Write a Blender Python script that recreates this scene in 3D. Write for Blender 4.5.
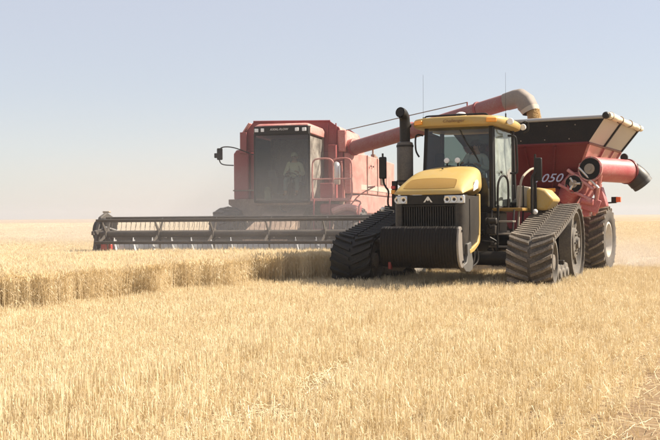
import bpy, bmesh, math, random
from mathutils import Vector, Matrix, Euler
R = math.radians
SC = bpy.context.scene
COL = SC.collection
for o in list(bpy.data.objects): bpy.data.objects.remove(o)

# ------------------------------------------------------------------ camera
EYE = 1.35
cam = bpy.data.cameras.new('camera'); camo = bpy.data.objects.new('camera', cam); COL.objects.link(camo)
cam.sensor_width = 36; cam.lens = 950/660*36; cam.clip_start = .1; cam.clip_end = 20000
camo.matrix_world = Matrix.Translation((0, 0, EYE)) @ Euler((R(90-.18), 0, 0)).to_matrix().to_4x4() @ Matrix.Rotation(R(-.45), 4, 'Z')
SC.camera = camo
# ------------------------------------------------------------------ sky and sun
SUN_AZ, SUN_EL = 8, 43            # azimuth from +X (right) towards +Y (away from the camera)
world = bpy.data.worlds.new('World'); SC.world = world; world.use_nodes = True
wn = world.node_tree; wn.nodes.clear()
wo = wn.nodes.new('ShaderNodeOutputWorld'); bg = wn.nodes.new('ShaderNodeBackground')
sky = wn.nodes.new('ShaderNodeTexSky'); sky.sky_type = 'NISHITA'; sky.sun_disc = False
sky.sun_elevation = R(SUN_EL); sky.sun_rotation = R(90-SUN_AZ)
sky.air_density = 1.0; sky.dust_density = .9; sky.ozone_density = 1.0; sky.altitude = 0
hs = wn.nodes.new('ShaderNodeHueSaturation'); hs.inputs['Saturation'].default_value = 1.6; hs.inputs['Hue'].default_value = .506
hz = wn.nodes.new('ShaderNodeMix'); hz.data_type = 'RGBA'; hz.inputs[0].default_value = .74; hz.inputs[7].default_value = (4.5, 4.38, 4.45, 1)   # high thin haze veils the blue evenly
wn.links.new(sky.outputs[0], hs.inputs['Color']); wn.links.new(hs.outputs[0], hz.inputs[6]); wn.links.new(hz.outputs[2], bg.inputs[0]); wn.links.new(bg.outputs[0], wo.inputs[0])
bg.inputs[1].default_value = .074
sun = bpy.data.lights.new('sun', 'SUN'); sun.energy = 5.0; sun.angle = R(.6); sun.color = (1, .90, .75)
suno = bpy.data.objects.new('sun', sun); COL.objects.link(suno)
sd = Vector((math.cos(R(SUN_EL))*math.cos(R(SUN_AZ)), math.cos(R(SUN_EL))*math.sin(R(SUN_AZ)), math.sin(R(SUN_EL))))
suno.rotation_euler = sd.to_track_quat('Z', 'Y').to_euler(); suno.location = sd*60
vs = SC.view_settings; vs.view_transform = 'Standard'; vs.look = 'None'; vs.exposure = 1.2; vs.gamma = 1; vs.use_curve_mapping = False
cy = SC.cycles
cy.max_bounces = 7; cy.diffuse_bounces = 3; cy.glossy_bounces = 3; cy.transmission_bounces = 5; cy.transparent_max_bounces = 10; cy.volume_bounces = 1
cy.use_denoising = True; cy.volume_step_rate = 1.5; cy.volume_max_steps = 96

# ------------------------------------------------------------------ helpers
def smooth(a, b, v):
    t = min(1, max(0, (v-a)/(b-a))); return t*t*(3-2*t)
def gz(x, y):                                   # gentle swale in the field
    return -.17*smooth(20, 25, y)*(1-smooth(45, 120, y))

def cpath(pts, n=6, closed=False):              # catmull-rom through the points
    P = [Vector(p) for p in pts]; out = []; N = len(P)
    for i in range(N if closed else N-1):
        a, b, c, d = (P[(i-1) % N], P[i], P[(i+1) % N], P[(i+2) % N]) if closed else (P[max(i-1, 0)], P[i], P[i+1], P[min(i+2, N-1)])
        for k in range(n):
            t = k/n
            out.append(.5*((2*b)+(c-a)*t+(2*a-5*b+4*c-d)*t*t+(3*b-a-3*c+d)*t**3))
    if not closed: out.append(P[-1])
    return out

class MB:
    def __init__(s): s.v = []; s.f = []
    def add(s, v, f):
        n = len(s.v); s.v += [tuple(p) for p in v]; s.f += [tuple(i+n for i in q) for q in f]; return s
    def box(s, c, d, rot=(0, 0, 0)):
        m = Euler([R(a) for a in rot]).to_matrix(); c = Vector(c)
        v = [c+m @ Vector((i*d[0]/2, j*d[1]/2, k*d[2]/2)) for i in (-1, 1) for j in (-1, 1) for k in (-1, 1)]
        return s.add(v, [(0, 1, 3, 2), (4, 6, 7, 5), (0, 4, 5, 1), (2, 3, 7, 6), (0, 2, 6, 4), (1, 5, 7, 3)])
    def bb(s, x0, x1, y0, y1, z0, z1): return s.box(((x0+x1)/2, (y0+y1)/2, (z0+z1)/2), (x1-x0, y1-y0, z1-z0))
    def tube(s, pts, r, n=8, closed=False, caps=True):
        P = [Vector(p) for p in pts]; N = len(P); rr = r if isinstance(r, (list, tuple)) else [r]*N
        base = len(s.v); up = None; V = []
        for i in range(N):
            t = (P[(i+1) % N]-P[i-1]) if closed else (P[min(i+1, N-1)]-P[max(i-1, 0)])
            t.normalize()
            if up is None: up = Vector((0, 0, 1)) if abs(t.z) < .9 else Vector((1, 0, 0))
            a = t.cross(up); a.normalize(); up = a.cross(t)
            for k in range(n):
                q = 2*math.pi*k/n; V.append(P[i]+(a*math.cos(q)+up*math.sin(q))*rr[i])
        F = []
        for i in range(N if closed else N-1):
            for k in range(n):
                j = (i+1) % N; F.append((i*n+k, i*n+(k+1) % n, j*n+(k+1) % n, j*n+k))
        if caps and not closed: F += [tuple(range(n))[::-1], tuple(range((N-1)*n, N*n))]
        return s.add(V, F)
    def cyl(s, a, b, r0, r1=None, n=20, caps=True): return s.tube([a, b], [r0, r0 if r1 is None else r1], n, False, caps)
    def lathe(s, prof, c=(0, 0, 0), axis='x', n=32, closed=False):      # prof: (radius, along)
        V = []; F = []; m = len(prof)
        for k in range(n):
            q = 2*math.pi*k/n; co, si = math.cos(q), math.sin(q)
            for r, h in prof:
                p = {'x': (h, r*co, r*si), 'y': (r*co, h, r*si), 'z': (r*co, r*si, h)}[axis]
                V.append((p[0]+c[0], p[1]+c[1], p[2]+c[2]))
        for k in range(n):
            for i in range(m if closed else m-1):
                j = (i+1) % m; l = (k+1) % n
                F.append((k*m+i, k*m+j, l*m+j, l*m+i))
        return s.add(V, F)
    def prism(s, poly, axis, a, b):
        def p3(p, h): return {'x': (h, p[0], p[1]), 'y': (p[0], h, p[1]), 'z': (p[0], p[1], h)}[axis]
        n = len(poly)
        V = [p3(p, a) for p in poly]+[p3(p, b) for p in poly]
        return s.add(V, [tuple(range(n)), tuple(range(2*n-1, n-1, -1))]+[(i, (i+1) % n, (i+1) % n+n, i+n) for i in range(n)])
    def loft(s, rings, caps=True, closed=True):
        n = len(rings[0]); V = [p for r in rings for p in r]; F = []
        for i in range(len(rings)-1):
            for k in range(n if closed else n-1):
                F.append((i*n+k, i*n+(k+1) % n, (i+1)*n+(k+1) % n, (i+1)*n+k))
        if caps: F += [tuple(range(n)), tuple(range(len(V)-n, len(V)))]
        return s.add(V, F)
    def quad(s, a, b, c, d, t):                        # a slab of thickness t on the back of the quad a b c d
        a, b, c, d = map(Vector, (a, b, c, d)); nn = (b-a).cross(d-a); nn.normalize(); nn *= t
        V = [a, b, c, d, a+nn, b+nn, c+nn, d+nn]
        return s.add(V, [(0, 1, 2, 3), (7, 6, 5, 4), (0, 4, 5, 1), (1, 5, 6, 2), (2, 6, 7, 3), (3, 7, 4, 0)])
    def ball(s, c, r, n=12, sc=(1, 1, 1)):
        m = max(4, n//2)
        prof = [(max(1e-4, r*math.sin(math.pi*i/m)), -r*math.cos(math.pi*i/m)) for i in range(m+1)]
        t = MB().lathe(prof, (0, 0, 0), 'z', n)
        return s.add([(c[0]+p[0]*sc[0], c[1]+p[1]*sc[1], c[2]+p[2]*sc[2]) for p in t.v], t.f)
    def mesh(s, name, mat, ang=35):
        me = bpy.data.meshes.new(name); me.from_pydata(s.v, [], s.f); me.update()
        bm = bmesh.new(); bm.from_mesh(me); bmesh.ops.remove_doubles(bm, verts=bm.verts, dist=1e-5)
        bmesh.ops.recalc_face_normals(bm, faces=bm.faces); bm.to_mesh(me); bm.free()
        me.polygons.foreach_set('use_smooth', [True]*len(me.polygons)); me.set_sharp_from_angle(angle=R(ang))
        if mat: me.materials.append(mat)
        return me
    def build(s, name, mat, parent=None, bevel=0, loc=(0, 0, 0), rot=(0, 0, 0), ang=35):
        return place(name, s.mesh(name, mat, ang), parent, loc, rot, bevel)

def place(name, me, parent=None, loc=(0, 0, 0), rot=(0, 0, 0), bevel=0):
    o = bpy.data.objects.new(name, me); COL.objects.link(o); o.parent = parent; o.location = loc; o.rotation_euler = rot
    if bevel:
        m = o.modifiers.new('bevel', 'BEVEL'); m.width = bevel; m.segments = 2; m.limit_method = 'ANGLE'; m.angle_limit = R(38)
    return o
def tag(o, label=None, cat=None, group=None, kind=None):
    for k, v in (('label', label), ('category', cat), ('group', group), ('kind', kind)):
        if v: o[k] = v
    return o
def empty(name, loc, yaw=0):
    o = bpy.data.objects.new(name, None); COL.objects.link(o); o.location = loc; o.rotation_euler = (0, 0, R(-yaw)); o.empty_display_size = .3
    return o
def lettering(txt, size, mat, parent, loc, rot, ext=.004, shear=0, font_scale_x=1, name='lettering'):
    c = bpy.data.curves.new(name, 'FONT'); c.body = txt; c.size = size; c.extrude = ext; c.align_x = 'CENTER'; c.align_y = 'CENTER'; c.shear = shear
    c.resolution_u = 3
    t = bpy.data.objects.new(name, c); COL.objects.link(t); bpy.context.view_layer.update()
    me = bpy.data.meshes.new_from_object(t.evaluated_get(bpy.context.evaluated_depsgraph_get())); bpy.data.objects.remove(t)
    me.materials.clear(); me.materials.append(mat)
    o = place(name, me, parent, loc, rot); o.scale = (font_scale_x, 1, 1)
    return o

# ------------------------------------------------------------------ materials
def nt(name):
    m = bpy.data.materials.new(name); m.use_nodes = True; t = m.node_tree; t.nodes.clear()
    return m, t, t.nodes, t.links
def coat(name, col, rough=.4, dust=.25, dustcol=(.47, .36, .25), metal=0, spec=.5, bump=.0, scale=2.2, clear=0, fine=.4):
    """paint, rubber or metal with an uneven film of field dust"""
    m, t, N, L = nt(name)
    out = N.new('ShaderNodeOutputMaterial'); b = N.new('ShaderNodeBsdfPrincipled'); L.new(b.outputs[0], out.inputs[0])
    tc = N.new('ShaderNodeTexCoord')
    n1 = N.new('ShaderNodeTexNoise'); n1.inputs['Scale'].default_value = scale; n1.inputs['Detail'].default_value = 6; n1.inputs['Roughness'].default_value = .65
    n2 = N.new('ShaderNodeTexNoise'); n2.inputs['Scale'].default_value = scale*14; n2.inputs['Detail'].default_value = 4
    L.new(tc.outputs['Object'], n1.inputs['Vector']); L.new(tc.outputs['Object'], n2.inputs['Vector'])
    mr = N.new('ShaderNodeMapRange'); mr.inputs[1].default_value = .3; mr.inputs[2].default_value = .75; mr.inputs[3].default_value = dust*.35; mr.inputs[4].default_value = min(1, dust*1.5)
    L.new(n1.outputs['Fac'], mr.inputs[0])
    m2 = N.new('ShaderNodeMapRange'); m2.inputs[1].default_value = .35; m2.inputs[2].default_value = .7; m2.inputs[3].default_value = 1-fine; m2.inputs[4].default_value = 1+fine
    L.new(n2.outputs['Fac'], m2.inputs[0])
    mu = N.new('ShaderNodeMath'); mu.operation = 'MULTIPLY'; mu.use_clamp = True; L.new(mr.outputs[0], mu.inputs[0]); L.new(m2.outputs[0], mu.inputs[1])
    mx = N.new('ShaderNodeMix'); mx.data_type = 'RGBA'; mx.inputs[6].default_value = (*col, 1); mx.inputs[7].default_value = (*dustcol, 1)
    L.new(mu.outputs[0], mx.inputs[0]); L.new(mx.outputs[2], b.inputs['Base Color'])
    rr = N.new('ShaderNodeMapRange'); rr.inputs[3].default_value = rough; rr.inputs[4].default_value = min(1, rough+.45); L.new(mu.outputs[0], rr.inputs[0]); L.new(rr.outputs[0], b.inputs['Roughness'])
    b.inputs['Metallic'].default_value = metal; b.inputs['Specular IOR Level'].default_value = spec
    if clear: b.inputs['Coat Weight'].default_value = clear; b.inputs['Coat Roughness'].default_value = .15
    if bump:
        bp = N.new('ShaderNodeBump'); bp.inputs['Strength'].default_value = bump; bp.inputs['Distance'].default_value = .01; L.new(n2.outputs['Fac'], bp.inputs['Height']); L.new(bp.outputs[0], b.inputs['Normal'])
    return m
def glass(name, tint, dust=.08, dustcol=(.45, .40, .33), refl=1.0):
    m, t, N, L = nt(name)
    out = N.new('ShaderNodeOutputMaterial'); tr = N.new('ShaderNodeBsdfTransparent'); tr.inputs[0].default_value = (*tint, 1)
    gl = N.new('ShaderNodeBsdfGlossy'); gl.inputs['Roughness'].default_value = .04; gl.inputs[0].default_value = (refl, refl, refl, 1)
    fr = N.new('ShaderNodeFresnel'); fr.inputs[0].default_value = 1.5
    a = N.new('ShaderNodeMixShader'); L.new(fr.outputs[0], a.inputs[0]); L.new(tr.outputs[0], a.inputs[1]); L.new(gl.outputs[0], a.inputs[2])
    df = N.new('ShaderNodeBsdfDiffuse'); df.inputs[0].default_value = (*dustcol, 1)
    no = N.new('ShaderNodeTexNoise'); no.inputs['Scale'].default_value = 3; no.inputs['Detail'].default_value = 7
    tc = N.new('ShaderNodeTexCoord'); L.new(tc.outputs['Object'], no.inputs['Vector'])
    mr = N.new('ShaderNodeMapRange'); mr.inputs[1].default_value = .3; mr.inputs[2].default_value = .75; mr.inputs[3].default_value = dust*.4; mr.inputs[4].default_value = dust*1.8; L.new(no.outputs['Fac'], mr.inputs[0])
    c = N.new('ShaderNodeMixShader'); L.new(mr.outputs[0], c.inputs[0]); L.new(a.outputs[0], c.inputs[1]); L.new(df.outputs[0], c.inputs[2])
    L.new(c.outputs[0], out.inputs[0])
    return m
def straw(name, c1, c2, trans=.3):
    m, t, N, L = nt(name)
    out = N.new('ShaderNodeOutputMaterial'); g = N.new('ShaderNodeNewGeometry'); oi = N.new('ShaderNodeObjectInfo')
    ad = N.new('ShaderNodeMath'); ad.operation = 'MULTIPLY_ADD'; ad.inputs[1].default_value = .3; L.new(oi.outputs['Random'], ad.inputs[0])
    m1 = N.new('ShaderNodeMath'); m1.operation = 'MULTIPLY'; m1.inputs[1].default_value = .7; L.new(g.outputs['Random Per Island'], m1.inputs[0]); L.new(m1.outputs[0], ad.inputs[2])
    mx = N.new('ShaderNodeMix'); mx.data_type = 'RGBA'; mx.inputs[6].default_value = (*c1, 1); mx.inputs[7].default_value = (*c2, 1); L.new(ad.outputs[0], mx.inputs[0])
    b = N.new('ShaderNodeBsdfPrincipled'); b.inputs['Roughness'].default_value = .65; b.inputs['Specular IOR Level'].default_value = .15; L.new(mx.outputs[2], b.inputs['Base Color'])
    tl = N.new('ShaderNodeBsdfTranslucent'); L.new(mx.outputs[2], tl.inputs[0])
    ms = N.new('ShaderNodeMixShader'); ms.inputs[0].default_value = trans; L.new(b.outputs[0], ms.inputs[1]); L.new(tl.outputs[0], ms.inputs[2]); L.new(ms.outputs[0], out.inputs[0])
    return m
def air(name, density, col=(.9, .86, .8), aniso=.2):
    m, t, N, L = nt(name)
    out = N.new('ShaderNodeOutputMaterial'); v = N.new('ShaderNodeVolumePrincipled'); v.inputs['Color'].default_value = (*col, 1); v.inputs['Density'].default_value = density
    v.inputs['Anisotropy'].default_value = aniso
    L.new(v.outputs[0], out.inputs['Volume'])
    return m
def dust_air(name, density, col=(.66, .65, .67), power=1.5):
    """dust that thins out towards the rim of its cloud"""
    m, t, N, L = nt(name)
    out = N.new('ShaderNodeOutputMaterial'); v = N.new('ShaderNodeVolumePrincipled'); v.inputs['Color'].default_value = (*col, 1); v.inputs['Anisotropy'].default_value = .25
    tc = N.new('ShaderNodeTexCoord'); ln = N.new('ShaderNodeVectorMath'); ln.operation = 'LENGTH'; L.new(tc.outputs['Object'], ln.inputs[0])
    mr = N.new('ShaderNodeMapRange'); mr.inputs[1].default_value = 1; mr.inputs[2].default_value = 0; mr.inputs[3].default_value = 0; mr.inputs[4].default_value = 1; L.new(ln.outputs['Value'], mr.inputs[0])
    pw = N.new('ShaderNodeMath'); pw.operation = 'POWER'; pw.inputs[1].default_value = power; L.new(mr.outputs[0], pw.inputs[0])
    no = N.new('ShaderNodeTexNoise'); no.inputs['Scale'].default_value = 2.2; no.inputs['Detail'].default_value = 2; L.new(tc.outputs['Object'], no.inputs['Vector'])
    m2 = N.new('ShaderNodeMapRange'); m2.inputs[1].default_value = .3; m2.inputs[2].default_value = .7; m2.inputs[3].default_value = .35*density; m2.inputs[4].default_value = 1.6*density; L.new(no.outputs['Fac'], m2.inputs[0])
    mu = N.new('ShaderNodeMath'); mu.operation = 'MULTIPLY'; L.new(pw.outputs[0], mu.inputs[0]); L.new(m2.outputs[0], mu.inputs[1]); L.new(mu.outputs[0], v.inputs['Density'])
    L.new(v.outputs[0], out.inputs['Volume'])
    return m
def emis(name, col, e):
    m, t, N, L = nt(name)
    out = N.new('ShaderNodeOutputMaterial'); b = N.new('ShaderNodeEmission'); b.inputs[0].default_value = (*col, 1); b.inputs[1].default_value = e; L.new(b.outputs[0], out.inputs[0]); return m

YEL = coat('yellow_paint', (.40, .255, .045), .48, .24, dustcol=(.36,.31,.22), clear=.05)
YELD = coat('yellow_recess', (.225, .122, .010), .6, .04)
BLK = coat('black_plastic', (.007, .0065, .006), .5, .02, spec=.25)
BLKG = coat('grille_black', (.004, .004, .004), .55, .01, spec=.15)
IRON = coat('weight_iron', (.006, .0048, .004), .5, .01, spec=.15)
GREY = coat('dark_grey_panel', (.018, .017, .016), .45, .05, spec=.3)
STEEL = coat('frame_steel', (.22, .21, .19), .5, .5, metal=.3)
SILV = coat('bright_steel', (.62, .61, .58), .28, .2, metal=.8)
RIMM = coat('rim_silver', (.55, .54, .51), .45, .3, metal=.2)
RUB = coat('rubber', (.006, .0055, .005), .75, .04, dustcol=(.30, .25, .19), bump=.3, scale=3)
RUBD = coat('dusty_rubber', (.035, .03, .027), .85, .62, dustcol=(.30, .25, .195), bump=.3, scale=3)
REDC = coat('combine_red', (.23, .018, .022), .45, .25, dustcol=(.30, .17, .15))
REDL = coat('combine_red_sunlit', (.42, .085, .07), .4, .62, dustcol=(.52, .32, .27))  # dusty combine red, paled to pink to paint sunlight into its bright parts
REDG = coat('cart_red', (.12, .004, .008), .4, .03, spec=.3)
REDS = coat('cart_red_sunlit', (.44, .06, .065), .35, .55, dustcol=(.58, .37, .33), clear=.3)  # dusty cart red with the sun's brightening painted into the colour
TYRE = coat('tyre_base', (.02, .018, .016), .85, .35, dustcol=(.22, .18, .14), bump=.3, scale=3)
BROWN = coat('dusty_machinery', (.10, .06, .045), .7, .6, dustcol=(.34, .25, .18))
DGUN = coat('header_grey', (.035, .031, .028), .6, .35, dustcol=(.16, .13, .10))
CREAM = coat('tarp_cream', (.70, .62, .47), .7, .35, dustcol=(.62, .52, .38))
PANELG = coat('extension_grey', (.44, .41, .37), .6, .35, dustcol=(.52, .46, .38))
REDA = coat('auger_red', (.38, .035, .045), .38, .36, dustcol=(.52, .30, .27), clear=.2)
WHEELD = coat('wheel_dark', (.07, .065, .06), .55, .45, dustcol=(.26, .22, .17))
POL = coat('polished_steel', (.60, .60, .60), .3, .05, metal=.25)
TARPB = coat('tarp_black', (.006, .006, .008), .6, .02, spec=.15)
LENS = coat('lamp_lens', (.80, .80, .78), .12, .05, spec=.8)
CLEAR = coat('headlight_lens', (.50, .51, .53), .12, .04, metal=.7, spec=.9)
AMB = coat('amber_lens', (.85, .33, .02), .2, .1)
REDLENS = coat('red_lens', (.55, .03, .02), .2, .1)
WHT = coat('white_plastic', (.80, .78, .74), .4, .15)
PALE = coat('pale_lettering', (.42, .44, .56), .5, .1)
TAN = coat('gold_lettering', (.12, .05, .01), .5, .05)
GLT = glass('tractor_glass', (.55, .60, .57), .03)
GLD = glass('door_glass', (.60, .70, .66), .30, dustcol=(.50, .55, .50))
GLC = glass('combine_glass', (.50, .54, .45), .03, dustcol=(.33, .31, .25))
GLS = glass('combine_side_glass', (.62, .63, .58), .34, dustcol=(.50, .46, .40))
SKIN = coat('skin', (.50, .29, .20), .5, 0)
SHIRT = coat('pale_shirt', (.70, .78, .82), .8, .03)
SHIRT2 = coat('white_shirt', (.84, .84, .76), .8, .02)
JEANS = coat('blue_jeans', (.26, .36, .46), .85, .1)
CAPM = coat('cap_cloth', (.62, .60, .50), .8, .1)
CAPD = coat('dark_cap_cloth', (.04, .05, .07), .8, .1)
GRAIN = straw('wheat_grain', (.62, .42, .18), (.72, .52, .26), .1)

# ------------------------------------------------------------------ ground
def make_ground():
    m, t, N, L = nt('field_ground')
    out = N.new('ShaderNodeOutputMaterial'); b = N.new('ShaderNodeBsdfPrincipled'); b.inputs['Roughness'].default_value = .95; b.inputs['Specular IOR Level'].default_value = .1
    tc = N.new('ShaderNodeTexCoord')
    def noise(s, d, vec=None, sx=1, sy=1):
        n = N.new('ShaderNodeTexNoise'); n.inputs['Scale'].default_value = s; n.inputs['Detail'].default_value = d; n.inputs['Roughness'].default_value = .6
        mp = N.new('ShaderNodeMapping'); mp.inputs['Rotation'].default_value = (0, 0, R(24)); mp.inputs['Scale'].default_value = (sx, sy, 1)
        L.new(tc.outputs['Object'], mp.inputs['Vector']); L.new(mp.outputs[0], n.inputs['Vector']); return n
    fine = noise(18, 8); rows = noise(.55, 5, sx=1, sy=.03); big = noise(.06, 4)
    r1 = N.new('ShaderNodeValToRGB'); e = r1.color_ramp.elements; e[0].position = .42; e[0].color = (.19, .13, .08, 1); e[1].position = .56; e[1].color = (.44, .335, .205, 1); L.new(fine.outputs['Fac'], r1.inputs[0])
    r2 = N.new('ShaderNodeMapRange'); r2.inputs[1].default_value = .3; r2.inputs[2].default_value = .7; r2.inputs[3].default_value = .82; r2.inputs[4].default_value = 1.15; L.new(rows.outputs['Fac'], r2.inputs[0])
    r3 = N.new('ShaderNodeMapRange'); r3.inputs[1].default_value = .3; r3.inputs[2].default_value = .7; r3.inputs[3].default_value = .9; r3.inputs[4].default_value = 1.1; L.new(big.outputs['Fac'], r3.inputs[0])
    mu = N.new('ShaderNodeMath'); mu.operation = 'MULTIPLY'; L.new(r2.outputs[0], mu.inputs[0]); L.new(r3.outputs[0], mu.inputs[1])
    vm = N.new('ShaderNodeVectorMath'); vm.operation = 'SCALE'; L.new(r1.outputs[0], vm.inputs[0]); L.new(mu.outputs[0], vm.inputs['Scale'])
    L.new(vm.outputs[0], b.inputs['Base Color'])
    bp = N.new('ShaderNodeBump'); bp.inputs['Strength'].default_value = .6; bp.inputs['Distance'].default_value = .03; L.new(fine.outputs['Fac'], bp.inputs['Height']); L.new(bp.outputs[0], b.inputs['Normal'])
    L.new(b.outputs[0], out.inputs[0])
    xs = [-6000, -1500, -400, -150, -60]+[-30+2*i for i in range(31)]+[60, 150, 400, 1500, 6000]
    ys = [-200, -40, -10]+[i*1.5 for i in range(0, 36)]+[60, 70, 80, 90, 100, 110, 125, 160, 300, 700, 1800, 9000]
    V = [(x, y, gz(x, y)) for y in ys for x in xs]; n = len(xs)
    F = [(j*n+i, j*n+i+1, (j+1)*n+i+1, (j+1)*n+i) for j in range(len(ys)-1) for i in range(n-1)]
    g = MB().add(V, F).build('ground', m, ang=60); g['kind'] = 'structure'
make_ground()

# ------------------------------------------------------------------ stubble and standing wheat
T_POS, T_YAW = (2.14, 17.96), 23.5
C_POS, C_YAW = (-1.36, 27.0), 13
G_POS, G_YAW = (5.95, 25.78), 28
HDIR = (math.sin(R(24)), math.cos(R(24)))
def clocal(x, y):
    a = R(C_YAW); dx, dy = x-C_POS[0], y-C_POS[1]
    return math.cos(a)*dx-math.sin(a)*dy, math.sin(a)*dx+math.cos(a)*dy
EDGE = [(-12, -.9), (-8.2, 6.6), (-4.55, 12.9), (-2.6, 16.3), (-1.25, 18.5), (.05, 19.1), (1.0, 21.3), (2.1, 23.6)]
def incrop(x, y):
    lx, ly = clocal(x, y)
    if ly > -2.75 and lx > -4.62: return False
    if y > EDGE[-1][1]: return lx < 4.3
    for (x0, y0), (x1, y1) in zip(EDGE, EDGE[1:]):
        if y0 <= y <= y1: return x < x0+(x1-x0)*(y-y0)/(y1-y0)
    return False
def band(x, y, px, py):                          # distance across a wheel track that runs with the machines
    dx, dy = x-px, y-py
    return dx*HDIR[1]-dy*HDIR[0]

STUB = straw('stubble_straw', (.69, .565, .35), (.94, .85, .65), .40)
STUBP = straw('pale_straw', (.64, .51, .30), (.88, .78, .56), .25)
WHEAT = straw('ripe_wheat', (.73, .61, .41), (.89, .80, .61), .56)
rng = random.Random(5)
def stem(mb, x, y, h, lean, az, r, r2=None, n=3, bend=0, z0=0):
    ax, ay = math.cos(az), math.sin(az); r2 = r if r2 is None else r2; rings = []
    ks = (0, 1) if not bend else (0, .55, 1)
    for k in ks:
        d = lean*h*k+bend*h*k*k; cx, cy_, cz = x+ax*d, y+ay*d, z0+h*k*(1-.3*(lean+bend*k)**2)
        rr = r+(r2-r)*k
        rings.append([(cx+rr*math.cos(2*math.pi*i/n+az), cy_+rr*math.sin(2*math.pi*i/n+az), cz) for i in range(n)])
    mb.loft(rings, caps=False)
    c = rings[-1]; return (sum(p[0] for p in c)/n, sum(p[1] for p in c)/n, c[0][2])
def blade(mb, x, y, z, l, az, w, el):
    ax, ay = math.cos(az), math.sin(az); px, py = -ay*w, ax*w
    p0 = (x, y, z); p1 = (x+ax*l*.55, y+ay*l*.55, z+l*.5*el); p2 = (x+ax*l, y+ay*l, z+l*.5*el-l*.35)
    mb.add([(p0[0]-px*.5, p0[1]-py*.5, p0[2]), (p0[0]+px*.5, p0[1]+py*.5, p0[2]), (p1[0]+px, p1[1]+py, p1[2]), (p1[0]-px, p1[1]-py, p1[2]), p2], [(0, 1, 2, 3), (3, 2, 4)])
def straws(mb, n, S, zmax, r=.0022):
    for i in range(n):
        x, y = rng.uniform(-S, S), rng.uniform(-S, S); a = rng.uniform(0, 6.28); l = rng.uniform(.08, .26); z = rng.uniform(.006, zmax); dz = rng.uniform(-.03, .04)
        mb.tube([(x-math.cos(a)*l/2, y-math.sin(a)*l/2, max(.004, z-dz)), (x+math.cos(a)*l/2, y+math.sin(a)*l/2, max(.004, z+dz))], r, 3, caps=False)
def patch_stubble(i):
    mb = MB(); S = .19
    for k in range(120):
        x, y = (-.095 if k % 2 else .095)+rng.gauss(0, .034), rng.uniform(-S, S); h = rng.gauss(.138, .022)
        p = stem(mb, x, y, h, abs(rng.gauss(0, .14)), rng.uniform(0, 6.28), rng.uniform(.0013, .0021), n=3)
        if rng.random() < .38: blade(mb, x, y, h*rng.uniform(.2, .7), rng.uniform(.05, .11), rng.uniform(0, 6.28), rng.uniform(.0014, .0028), rng.uniform(.3, 1.4))
    straws(mb, 12, S, .06, .0017)
    return mb
def patch_flat(i):
    mb = MB(); S = .19
    for k in range(26):
        x, y = rng.uniform(-S, S), rng.uniform(-S, S)
        stem(mb, x, y, rng.uniform(.08, .17), rng.uniform(.4, 1.1), R(66)+rng.gauss(0, .7), rng.uniform(.0018, .0027), n=3)
    straws(mb, 60, S, .08, .0024)
    return mb
def patch_bare(i):
    mb = MB(); S = .19
    for k in range(9):
        stem(mb, rng.uniform(-S, S), rng.uniform(-S, S), rng.uniform(.05, .12), rng.uniform(.1, .7), rng.uniform(0, 6.28), .0022, n=3)
    straws(mb, 15, S, .03, .0018)
    return mb
def patch_wheat(i):
    mb = MB(); S = .19
    for k in range(112):
        x, y = rng.uniform(-S, S), rng.uniform(-S, S); h = rng.gauss(.535, .03); az = rng.gauss(3.3, 1.1)
        ln = abs(rng.gauss(0, .06)); bn = rng.uniform(0, .09)
        tip = stem(mb, x, y, h, ln, az, .0021, .0014, 3, bn)
        # ear
        l = rng.uniform(.06, .085); tl = rng.uniform(.1, 1.1); ax, ay = math.cos(az), math.sin(az)
        rings = []
        for q, rr in ((0, .002), (.25, .0065), (.6, .006), (1, .0012)):
            c = (tip[0]+ax*l*q*math.sin(tl), tip[1]+ay*l*q*math.sin(tl), tip[2]+l*q*math.cos(tl))
            rings.append([(c[0]+rr*math.cos(1.57*j), c[1]+rr*math.sin(1.57*j), c[2]) for j in range(4)])
        mb.loft(rings, caps=False)
        c = rings[-1][0]
        for j in range(3):
            a2 = az+rng.gauss(0, .5); b2 = rng.uniform(.3, 1.2); q = rng.uniform(.04, .07)
            mb.add([rings[1][j], (rings[1][j][0]+.0016, rings[1][j][1], rings[1][j][2]), (c[0]+math.cos(a2)*q*math.sin(b2), c[1]+math.sin(a2)*q*math.sin(b2), c[2]+q*math.cos(b2))], [(0, 1, 2)])
        for j in range(2):
            if rng.random() < .55: blade(mb, x, y, h*rng.uniform(.25, .85), rng.uniform(.08, .18), rng.uniform(0, 6.28), rng.uniform(.003, .005), rng.uniform(-.6, 1.2))
    return mb
def proto_coll(name, fn, n, mat):
    c = bpy.data.collections.new(name)
    for i in range(n):
        me = bpy.data.meshes.new(name); mb = fn(i); me.from_pydata(mb.v, [], mb.f); me.materials.append(mat); me.update()
        c.objects.link(bpy.data.objects.new(name+'_clump', me))
    return c
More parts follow.
